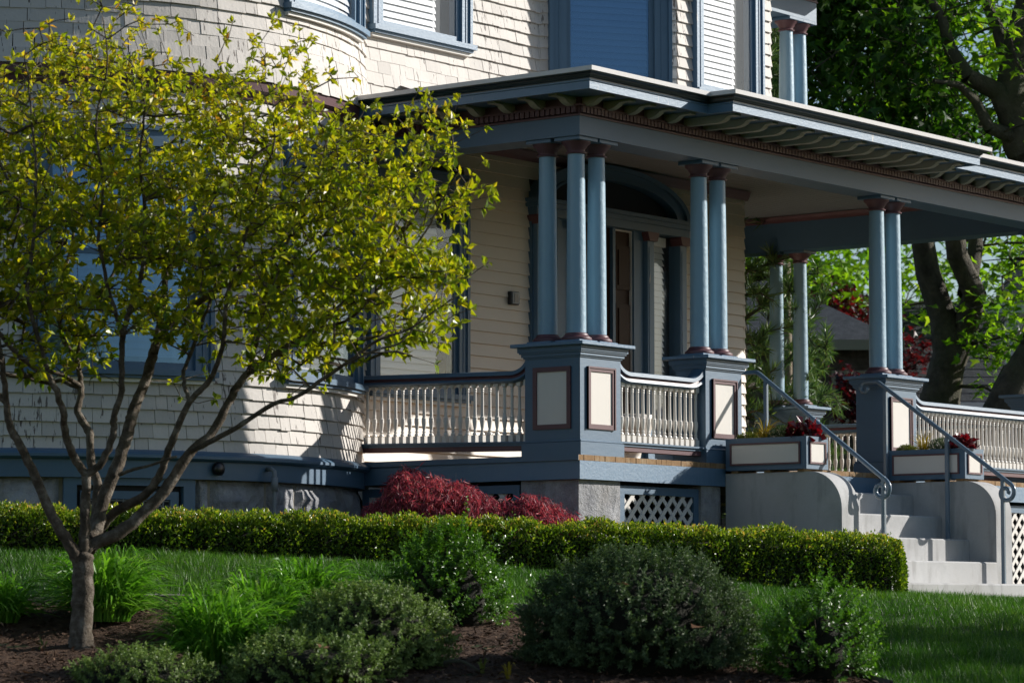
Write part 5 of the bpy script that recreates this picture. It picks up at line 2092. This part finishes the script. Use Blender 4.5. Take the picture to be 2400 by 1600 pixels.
tips = VV(uu_[okk], 23.66 + ww_[okk], tz[okk])[:2600]
ends = js.reach(tips, .07, .006, down=.3)
js.finish(.0013, .40)
js.mesh('trunk', M['bark_maple'], jm, None, 5)
K = 9
e = np.repeat(ends, K)
base = js.p[e] + rng.normal(0, .012, (len(e), 3))
ax = unit(np.array([[0, 0, -1.]]) * rng.uniform(.35, 1.2, len(e))[:, None] + rand_unit(len(e)) * .62)
leaf_cloud('foliage', base, ax, rand_unit(len(e)), rng.uniform(.035, .085, len(e)), M['lace'], jm, np.clip(rng.beta(2, 2.5, len(e)) + .3 * (base[:, 2] - .75), 0, 1), .15, .03)


# ---------------------------------------------------------------- plants in the planter boxes
M['sedge'] = leafy('golden_sedge', [(0, (.16, .13, .01)), (.6, (.36, .28, .02)), (1, (.5, .36, .08))], .4, (1.1, 1, .5), .4, .3)
M['heuch'] = leafy('dark_red_coral_bells', [(0, (.035, .006, .010)), (.6, (.10, .010, .016)), (.9, (.25, .012, .02)), (1, (.30, .10, .13))], .25, (1.4, .5, .5), .22, .6)
M['sedum'] = leafy('yellow_green_sedum', [(0, (.06, .10, .015)), (.6, (.16, .19, .03)), (1, (.30, .28, .06))], .25, (1, 1, .5), .4, .3)
M['shrublet'] = leafy('grey_green_heath', [(0, (.03, .06, .02)), (.6, (.07, .12, .045)), (1, (.16, .22, .10))], .25, (1, 1.1, .6), .4, .3)


def tuft(name, label, c, rx, ry, rz, n_, leaf, mat, wr, cat='plant', up=.5, group=None):
    root = empty(name, c, label, cat, group)
    dr = rand_unit(n_)
    dr[:, 2] = np.abs(dr[:, 2])
    rr = rng.random(n_) ** .35
    pos = np.array(c)[None] + dr * rr[:, None] * np.array([[rx, ry, rz]])
    leaf_cloud('foliage', pos, unit(dr * .7 + rand_unit(n_) * .6 + np.array([[0, 0, up]])), unit(dr + rand_unit(n_) * .7), leaf * rng.uniform(.7, 1.3, n_), mat, root, rng.beta(2, 2, n_), wr)
    b_ = MB()
    for k_ in range(7):
        a_ = 6.283 * k_ / 7
        b_.tube([(c[0], c[1], c[2] - .03), (c[0] + .3 * rx * math.cos(a_), c[1] + .3 * ry * math.sin(a_), c[2] + rz * .4), (c[0] + .6 * rx * math.cos(a_), c[1] + .6 * ry * math.sin(a_), c[2] + rz * .7)], [.004, .003, .0015], 4)
    b_.build('stems', M['bark'], root)
    return root


for side, xx, y0 in (('left', 2.04, -.835), ('right', 4.49, -.865)):
    zs = 1.345
    tuft('sedum_plant', 'low yellow-green sedum at the back end of the %s planter box' % side, (xx, y0 + .66, zs), .11, .10, .075, 700, .020, M['sedum'], .5)
    lily(0, 0, .12, .20, 90, 'golden sedge tuft in the %s planter box' % side, 41 if side == 'left' else 42, mat='sedge', name='golden_sedge', wid=.007, grp=None, base_r=.035, droop=.8, at=(xx, y0 + .50, zs))
    tuft('heath_plant', 'fine grey-green bushy plant in the middle of the %s planter box' % side, (xx, y0 + .33, zs), .11, .12, .125, 1500, .020, M['shrublet'], .25)
    h_ = tuft('coral_bells', 'dark red leafy coral bells at the front end of the %s planter box' % side, (xx, y0 + .12, zs + .01), .13, .12, .13, 110, .065, M['heuch'], .95, up=.1)


# ================================================================== BACKGROUND
def px(x, y, d):
    """metres right / up of the viewpoint for something d metres away seen in that direction"""
    return (x - 1200) / 7357 * d, d * math.tan(pitch + math.atan((800 - y) / 7357))


def bg_tree(name, label, base, limbs, blobs, leafmat, leaf, bark='bark_maple', step=.35, K=6, shape='maple', down=1.2, tip_r=.006, cat='tree', spread=.16, droop=.35, grp=None):
    root = empty(name, base, label, cat, grp)
    s = Skel(60000)
    for pts, rads in limbs:
        s.limb_line(pts, rads, .15)
    s.mesh('trunk', M[bark], root, True, 10)
    T = []
    for (c, r, n_, dens) in blobs:
        dr = rand_unit(n_)
        rr = rng.random(n_) ** .45
        q = dr * rr[:, None]
        lum = lumps(dr, int(abs(c[0] * 100)) + n_, 8, .22, (2, 5))
        q = q * (1 + lum)[:, None]
        P = np.array(c)[None] + q[:, :1] * r[0] * RGT[None] + q[:, 1:2] * r[1] * FWD[None] + np.array([[0, 0, 1.]]) * q[:, 2:] * r[2]
        T.append(P)
    T = np.concatenate(T)
    ends = s.reach(T, step, .03, down)
    s.finish(tip_r, .44)
    kind(s.mesh('branches', M[bark], root, False, 4), 'stuff')
    e = np.repeat(ends, K)
    n_ = len(e)
    base_ = s.p[e] + rng.normal(0, spread, (n_, 3)) * np.array([[1, 1, .6]])
    ax = unit(rand_unit(n_) * np.array([[1, 1, .45]]) + np.array([[0, 0, -droop]]))
    nor = unit(rand_unit(n_) * .6 + np.array([[0, 0, .8]]))
    leaf_cloud('crown', base_, ax, nor, leaf * rng.uniform(.65, 1.2, n_), leafmat, root, np.clip(rng.beta(2, 2.2, n_), 0, 1), .6, .1, shape)
    return root


M['maple_leaf'] = leafy('maple_leaf', [(0, (.020, .062, .008)), (.5, (.040, .110, .014)), (.85, (.075, .165, .022)), (1, (.14, .22, .03))], .45, (1.2, 1.35, .35), .42, .35)
M['maple_young'] = leafy('young_maple_leaf', [(0, (0.077, 0.187, 0.012)), (.5, (0.165, 0.328, 0.022)), (.85, (0.284, 0.460, 0.032)), (1, (0.438, 0.525, 0.066))], .5, (1.2, 1.25, .35), .45, .3)
M['red_leaf'] = leafy('red_maple_leaf', [(0, (0.034, 0.005, 0.009)), (.6, (0.088, 0.010, 0.015)), (1, (0.196, 0.029, 0.029))], .4, (1.4, .6, .5), .4, .4)
M['pine'] = leafy('pine_needle', [(0, (0.046, 0.104, 0.038)), (.6, (0.116, 0.197, 0.061)), (1, (0.278, 0.325, 0.081))], .25, (1, 1.1, .5), .4, .3)

D1 = 39.0


def B(x, y, d):
    u, z = px(x, y, d)
    return V(u, d, z)


bg_tree('maple_tree', 'big forked maple seen through the porch, right of the front steps', B(2200, 1390, D1),
        [([B(2195, 1390, D1), B(2200, 1050, D1), B(2205, 940, D1), B(2228, 830, D1), B(2215, 745, D1), B(2180, 640, D1), B(2165, 540, D1), B(2175, 330, D1), B(2140, 200, D1), B(2110, 60, D1), B(2080, -120, D1)],
          [.30, .27, .25, .20, .17, .155, .14, .12, .10, .08, .05]),
         ([B(2225, 860, D1), B(2265, 770, D1), B(2290, 690, D1 - .3), B(2250, 600, D1 - .6), B(2235, 480, D1 - .8), B(2250, 300, D1 - .8), B(2230, 120, D1 - .6), B(2260, -60, D1)], [.20, .17, .14, .13, .12, .10, .075, .05]),
         ([B(2270, 690, D1 - .3), B(2290, 600, D1), B(2300, 500, D1 + .3), B(2330, 380, D1 + .3), B(2300, 260, D1 + .5)], [.12, .10, .08, .06, .04])],
        [(V(5.6, 40, 7.6), (2.6, 2.4, 2.6), 700, 1), (V(6.9, 40.2, 4.5), (1.2, 1.5, .9), 130, 1), (V(6.4, 38.6, 3.3), (.9, 1.0, .8), 110, 1)], M['maple_young'], .15, spread=.17)
bg_tree('maple_tree', 'dense leafy green maple directly behind the balcony columns', V(2.3, 36.5, .2),
        [([V(2.1, 36.5, .1), V(2.2, 36.5, 2.5), V(2.6, 36.2, 4.5), V(3.2, 36, 6.2), V(3.9, 35.6, 7.8)], [.26, .22, .18, .12, .06]),
         ([V(2.6, 36.2, 4.5), V(3.4, 36.4, 5.0), V(4.4, 36.4, 5.7), V(5.0, 36.2, 6.4)], [.14, .11, .08, .05]),
         ([V(2.2, 36.5, 3.2), V(1.6, 36.6, 5.0), V(1.2, 36.4, 7.0)], [.14, .11, .06])],
        [(V(3.5, 36, 6.9), (1.75, 1.9, 2.0), 1250, 1), (V(1.2, 36.5, 7.5), (1.8, 1.9, 2.2), 350, 1), (V(4.9, 36.6, 5.7), (.8, 1.0, .8), 130, 1)], M['maple_leaf'], .15, K=8, spread=.16, droop=.7)
bg_tree('maple_tree', 'dark trunked tree with sparse leaves above the right end of the porch roof', B(2330, 1390, 35.5),
        [([B(2290, 1390, 35.5), B(2325, 1000, 35.5), B(2385, 885, 35.5), B(2480, 740, 35.5), B(2480, 520, 35.5), B(2400, 340, 35.4), B(2380, 230, 35.3), B(2395, 120, 35.3), B(2440, -60, 35.3)],
          [.24, .20, .18, .18, .19, .19, .18, .16, .12]),
         ([B(2383, 290, 35.3), B(2350, 215, 35.2), B(2280, 180, 35), B(2240, 120, 35), B(2220, 40, 35), B(2150, -60, 35)], [.13, .11, .09, .075, .055, .04]),
         ([B(2385, 320, 35.3), B(2330, 300, 35.1), B(2300, 240, 35), B(2260, 200, 34.8), B(2200, 190, 34.6)], [.09, .07, .055, .04, .025]),
         ([B(2390, 200, 35.3), B(2350, 60, 35.6), B(2300, -40, 36)], [.10, .07, .04])],
        [(V(5.6, 35.2, 7.2), (1.9, 2.0, 1.7), 330, 1), (V(7.2, 35.4, 6.4), (1.4, 1.8, 2.2), 200, 1)], M['maple_young'], .13, spread=.15)
bg_tree('maple_tree', 'bright green maple crown seen between the paired porch columns', V(4.3, 52, .2),
        [([V(4.3, 52, .1), V(4.3, 52, 3), V(4.5, 52, 5.2), V(4.8, 51.6, 7)], [.3, .26, .18, .08]), ([V(4.3, 52, 3.2), V(3.4, 51.6, 5), V(3, 51, 6.4)], [.16, .1, .05])],
        [(V(4.4, 51, 5.4), (1.9, 2.0, 1.4), 420, 1), (V(7.2, 53, 5.2), (2.0, 2, 1.5), 200, 1)], M['maple_young'], .20, spread=.24)
bg_tree('red_maple', 'dark red maple crown rising behind the grey hip roof', V(5.2, 50.5, .2),
        [([V(5.2, 50.5, .1), V(5.2, 50.5, 2.2), V(5.3, 50.4, 3.6), V(5.8, 50.3, 4.6)], [.2, .16, .12, .05]), ([V(5.2, 50.5, 2.4), V(4.6, 50.3, 4.2)], [.1, .05])],
        [(V(5.05, 50.3, 4.55), (1.05, 1.0, .55), 260, 1), (V(6.25, 50.5, 4.0), (.5, .6, .5), 90, 1)], M['red_leaf'], .14, spread=.15)
bg_tree('red_maple', 'small dark red bush in front of the shingled garage window', V(4.5, 42.0, .2),
        [([V(4.5, 42, .1), V(4.5, 42, 1.4), V(4.55, 41.9, 2.2)], [.06, .05, .02])], [(V(4.55, 41.9, 2.75), (.27, .3, .48), 110, 1)], M['red_leaf'], .09, spread=.10, step=.2)
# white pine
pn = empty('pine_tree', V(2.55, 32.5, .2), 'long-needled green pine beyond the clapboard corner of the porch', 'tree')
ps = Skel(30000)
ps.limb_line([V(2.35, 32.6, .1), V(2.35, 32.6, 3), V(2.35, 32.6, 6.5)], [.14, .11, .03])
tp = []
for k_ in range(1000):
    z_ = rng.uniform(.9, 6.4)
    r_ = (1.15 - .13 * z_) * math.sqrt(rng.random()) + .08
    a_ = rng.uniform(0, 6.283)
    tp.append(V(2.48 + r_ * math.cos(a_), 32.6 + r_ * math.sin(a_), z_ + .12 * r_))
ends = ps.reach(np.array(tp), .2, .015, .6)
ps.finish(.006, .42)
ps.mesh('trunk', M['bark_maple'], pn, None, 6)
K = 44
e = np.repeat(ends, K)
n_ = len(e)
dv = unit(ps.p[e] - ps.p[ps.par[e]])
ax = unit(dv * .7 + rand_unit(n_) * .75 + np.array([[0, 0, .25]]))
leaf_cloud('needles', ps.p[e] - dv * (rng.random(n_) * .16)[:, None], ax, rand_unit(n_), rng.uniform(.10, .17, n_), M['pine'], pn, rng.beta(2, 2.2, n_), .085, .0)

# utility pole
up_ = MB().tube([B(1849, 1390, 41), B(1847, 900, 41), B(1845, 560, 41)], [.075, .07, .065], 10).build('utility_pole', paint('weathered_pole', (.20, .15, .10), .8, .2), None, True)
tag(up_, 'brown wooden utility pole between the two far porch columns', 'pole')
MB().tube([B(1846, 700, 40.9), B(1846, 690, 40.9)], .085, 10).build('pole_band', M['grey_metal'], up_, True)

# ---------------------------------------------------------------- neighbouring buildings
M['slate'] = rocky('grey_asphalt_shingles', ((.035, .041, .049), (.055, .063, .074), (.085, .094, .106)), 9, .02)
M['brown_sh'] = rocky('brown_shingle_siding', ((.075, .060, .052), (.115, .092, .08), (.16, .13, .115)), 7, .02)
M['dark_roof'] = rocky('dark_asphalt_shingles', ((.035, .037, .040), (.052, .055, .060), (.075, .078, .082)), 8, .02)
M['house_white'] = paint('white_neighbour_paint', (.62, .62, .64), .6, .06)
M['eave'] = paint('tan_eave_paint', (.30, .27, .22), .6, .1)


def local_box(mb, o, u0, u1, d0, d1, z0, z1):
    vs = [V(o[0] + u, o[1] + d, z) for z in (z0, z1) for d in (d0, d1) for u in (u0, u1)]
    return mb.add(vs, [(0, 2, 3, 1), (4, 5, 7, 6), (0, 1, 5, 4), (2, 6, 7, 3), (0, 4, 6, 2), (1, 3, 7, 5)])


gx, gd_ = 4.15, 45.0
gar = empty('garage', V(gx, gd_, .2), 'brown shingled garage with a grey hip roof seen through the porch', 'garage')
gw = local_box(MB(), (gx, gd_), -2.6, 1.15, 0, 4.5, .1, 3.75).build('wall', M['brown_sh'], gar)
for r_ in range(11):
    z_ = 2.0 + r_ * .16
    b_ = MB()
    local_box(b_, (gx, gd_), -2.6, 1.15, -.02, -.003, z_, z_ + .15)
    b_.build('siding_course', M['brown_sh'], gw)
rf_ = MB()
e0, e1 = 3.80, 5.05
vs = [V(gx - 2.9, gd_ - .35, e0), V(gx + 1.45, gd_ - .35, e0), V(gx + 1.45, gd_ + 4.8, e0), V(gx - 2.9, gd_ + 4.8, e0), V(gx - .55, gd_ + 1.9, e1), V(gx - .75, gd_ + 2.6, e1)]
rf_.add(vs, [(0, 1, 4), (1, 2, 5, 4), (2, 3, 5), (3, 0, 4, 5), (3, 2, 1, 0)])
rfo = rf_.build('roof', M['slate'], gar)
b_ = MB()
local_box(b_, (gx, gd_), -2.9, 1.45, -.38, -.33, e0 - .13, e0 + .02)
b_.build('eave_board', M['eave'], rfo)
b_ = MB()
local_box(b_, (gx, gd_), .44, 1.0, -.045, -.022, 2.68, 3.40)
gwin = b_.build('window', M['eave'], gar)
b_ = MB()
local_box(b_, (gx, gd_), .50, .94, -.052, -.046, 2.74, 3.34)
b_.build('pane', M['glass_blue'], gwin)
b_ = MB()
local_box(b_, (gx, gd_), .40, 1.04, -.09, -.022, 2.62, 2.68)
b_.build('sill', M['eave'], gwin)

hx, hd_ = 6.9, 50.0
nh = empty('neighbour_house', V(hx, hd_, .2), 'low dark-roofed house behind the big forked maple', 'house')
local_box(MB(), (hx, hd_), -1.1, 5, .3, 7, .1, 3.25).build('wall', M['house_white'], nh)
rr_ = MB().add([V(hx - 1.15, hd_ - .2, 3.24), V(hx + 5.4, hd_ - .2, 3.24), V(hx + 5.4, hd_ + 3.6, 5.2), V(hx - .35, hd_ + 3.6, 5.2), V(hx - 1.15, hd_ + 7.4, 3.24), V(hx + 5.4, hd_ + 7.4, 3.24)],
               [(0, 1, 2, 3), (3, 2, 5, 4), (0, 3, 4), (1, 5, 2)]).build('roof', M['dark_roof'], nh)
for r_ in range(13):
    t = r_ / 13
    p0 = [V(hx - 1.15 + .8 * t + .02, hd_ - .2 + 3.8 * t - .015, 3.25 + 1.96 * t), V(hx + 5.4, hd_ - .2 + 3.8 * t - .015, 3.25 + 1.96 * t)]
    t2 = t + 1.05 / 13
    p1 = [V(hx + 5.4, hd_ - .2 + 3.8 * t2, 3.245 + 1.96 * t2), V(hx - 1.15 + .8 * t2 + .02, hd_ - .2 + 3.8 * t2, 3.245 + 1.96 * t2)]
    q = p0 + p1
    MB().add(q + [a_ + np.array([0, 0, .03]) for a_ in q], [(0, 1, 2, 3), (7, 6, 5, 4), (0, 4, 5, 1), (1, 5, 6, 2), (2, 6, 7, 3), (3, 7, 4, 0)]).build('roof_course', M['dark_roof'], rr_)
b_ = MB()
local_box(b_, (hx, hd_), -1.15, 5.4, -.26, -.2, 3.10, 3.26)
b_.build('gutter', M['house_white'], nh)

rx_, rd_ = 6.86, 43.0
rh = empty('neighbour_house', V(rx_, rd_, .2), 'white house corner with gutter and downspout at the right edge', 'house')
local_box(MB(), (rx_, rd_), .15, 5, .2, 1.5, .1, 4.05).build('wall', M['house_white'], rh)
ro_ = MB().add([V(rx_ - .3, rd_ - .2, 4.15), V(rx_ + 5, rd_ - .2, 4.15), V(rx_ + 5, rd_ + 1.3, 5.9), V(rx_ + .9, rd_ + 1.3, 5.9), V(rx_ - .1, rd_ + 1.7, 4.15)], [(0, 1, 2, 3), (0, 3, 4)]).build('roof', M['slate'], rh)
b_ = MB()
local_box(b_, (rx_, rd_), -.38, 5, -.32, -.2, 4.02, 4.16)
b_.build('gutter', M['house_white'], rh)
MB().tube([V(rx_ + .0, rd_ - .25, 4.03), V(rx_ + .02, rd_ - .2, 3.85), V(rx_ + .12, rd_ - .02, 3.65), V(rx_ + .12, rd_ - .02, .3)], .05, 8).build('downspout', M['house_white'], rh)

# street tree out of the picture to the right: its shade lies across the lawn
bg_tree('street_tree', 'tall street tree that shades the front lawn', V(14.4, 24.9, -.4),
        [([V(14.4, 24.9, -.6), V(14.4, 24.9, 2.5), V(14.3, 24.6, 4.6), V(14.2, 24.4, 5.6)], [.3, .26, .18, .06]), ([V(14.4, 24.9, 2.6), V(15.3, 24, 4.2), V(15.6, 23, 5.4)], [.15, .1, .05]), ([V(14.4, 24.9, 2.8), V(13.8, 23.4, 4.4), V(13.6, 22, 5.4)], [.15, .1, .05])],
        [(V(14.2, 24.0, 4.5), (2.3, 2.6, 1.35), 560, 1), (V(14.0, 21.4, 4.2), (2.0, 1.5, 1.25), 200, 1)], M['maple_leaf'], .19, K=8, spread=.22)

bg_tree('street_tree', 'bare-branched tree across the street reflected in the upstairs bay window', V(-3.0, -16, -1.6),
        [([V(-3, -16, -1.7), V(-3, -16, 3), V(-3.2, -16, 7), V(-2.6, -16, 11)], [.4, .34, .24, .08]), ([V(-3, -16, 3.4), V(-5, -15.5, 7), V(-6, -15, 10)], [.2, .14, .06]), ([V(-3, -16, 4), V(-1, -16.5, 7.5), V(.2, -16.5, 10.5)], [.2, .14, .06])],
        [(V(-3, -16, 9.5), (4.2, 3.2, 3.2), 420, 1)], M['maple_young'], .22, K=3, spread=.3, step=.5, tip_r=.012)

# ---------------------------------------------------------------- small things on the ground
M['dry'] = leafy('dry_oak_leaf', [(0, (.10, .05, .025)), (1, (.24, .13, .07))], .2, (1, 1, 1), .6, .2)
spots = [(.62, 16.70, .50, 'dry brown leaf caught highest on the dark shrub'), (.36, 16.80, .40, 'dry brown leaf caught on the left shoulder of the dark shrub'),
         (.95, 16.66, .28, 'dry brown leaf caught low on the right side of the dark shrub'), (-2.2, 17.35, .02, 'dry leaf on the mulch just right of the dogwood base'),
         (-1.0, 16.4, .20, 'dry leaf lying on the low shrub at the bottom edge'), (.05, 16.95, .02, 'dry leaf on the mulch left of the dark shrub'),
         (-2.62, 16.95, .02, 'dry leaf on the mulch near the lower left corner')]
for i, (u, d, h, lab) in enumerate(spots):
    z = G(u, d) + h + .012
    a_ = rng.uniform(0, 6.28)
    ax = np.array([[math.cos(a_), math.sin(a_), .2]])
    o = leaf_cloud('fallen_leaf', V(u, d, z)[None], ax, np.array([[.2, -.3, 1.]]), np.array([.085]), M['dry'], None, np.array([rng.random()]), .6, .12, 'maple')
    tag(o, lab, 'leaf', 'dry fallen leaves')
bk_ = MB()
vs = []
for i in range(9):
    t = i / 8
    u, d = -.37 + .20 * t, 16.95 - .10 * t
    z = G(u, d) + .05 + .035 * math.sin(t * 3.1) - .03 * t
    for o_, zz_ in ((-.018, 0), (-.012, .020), (.010, .024), (.020, .004)):
        vs.append(V(u, d + o_ * (1 - .5 * t), z + zz_ * (1 - .4 * t)))
fs = [(i * 4 + k, i * 4 + (k + 1) % 4, (i + 1) * 4 + (k + 1) % 4, (i + 1) * 4 + k) for i in range(8) for k in range(4)] + [(0, 1, 2, 3), (35, 34, 33, 32)]
bo = bk_.add(vs, fs).build('bark_strip', M['bark_maple'], None, True)
tag(bo, 'curled dark strip of bark lying on the mulch beside the dark shrub', 'bark')
for u, d, lab, sd_ in ((-.02, 16.7, 'single yellow-green sprout in the mulch at the bottom edge', 61), (-.16, 16.95, 'tiny leafy seedling beside the curled bark strip', 62), (-2.66, 17.9, 'small leafy seedling left of the dogwood trunk', 63)):
    lily(u, d, .05, .11, 9, lab, sd_, mat='sedge' if sd_ == 61 else 'sedum', name='seedling', wid=.012, grp=None, base_r=.012)
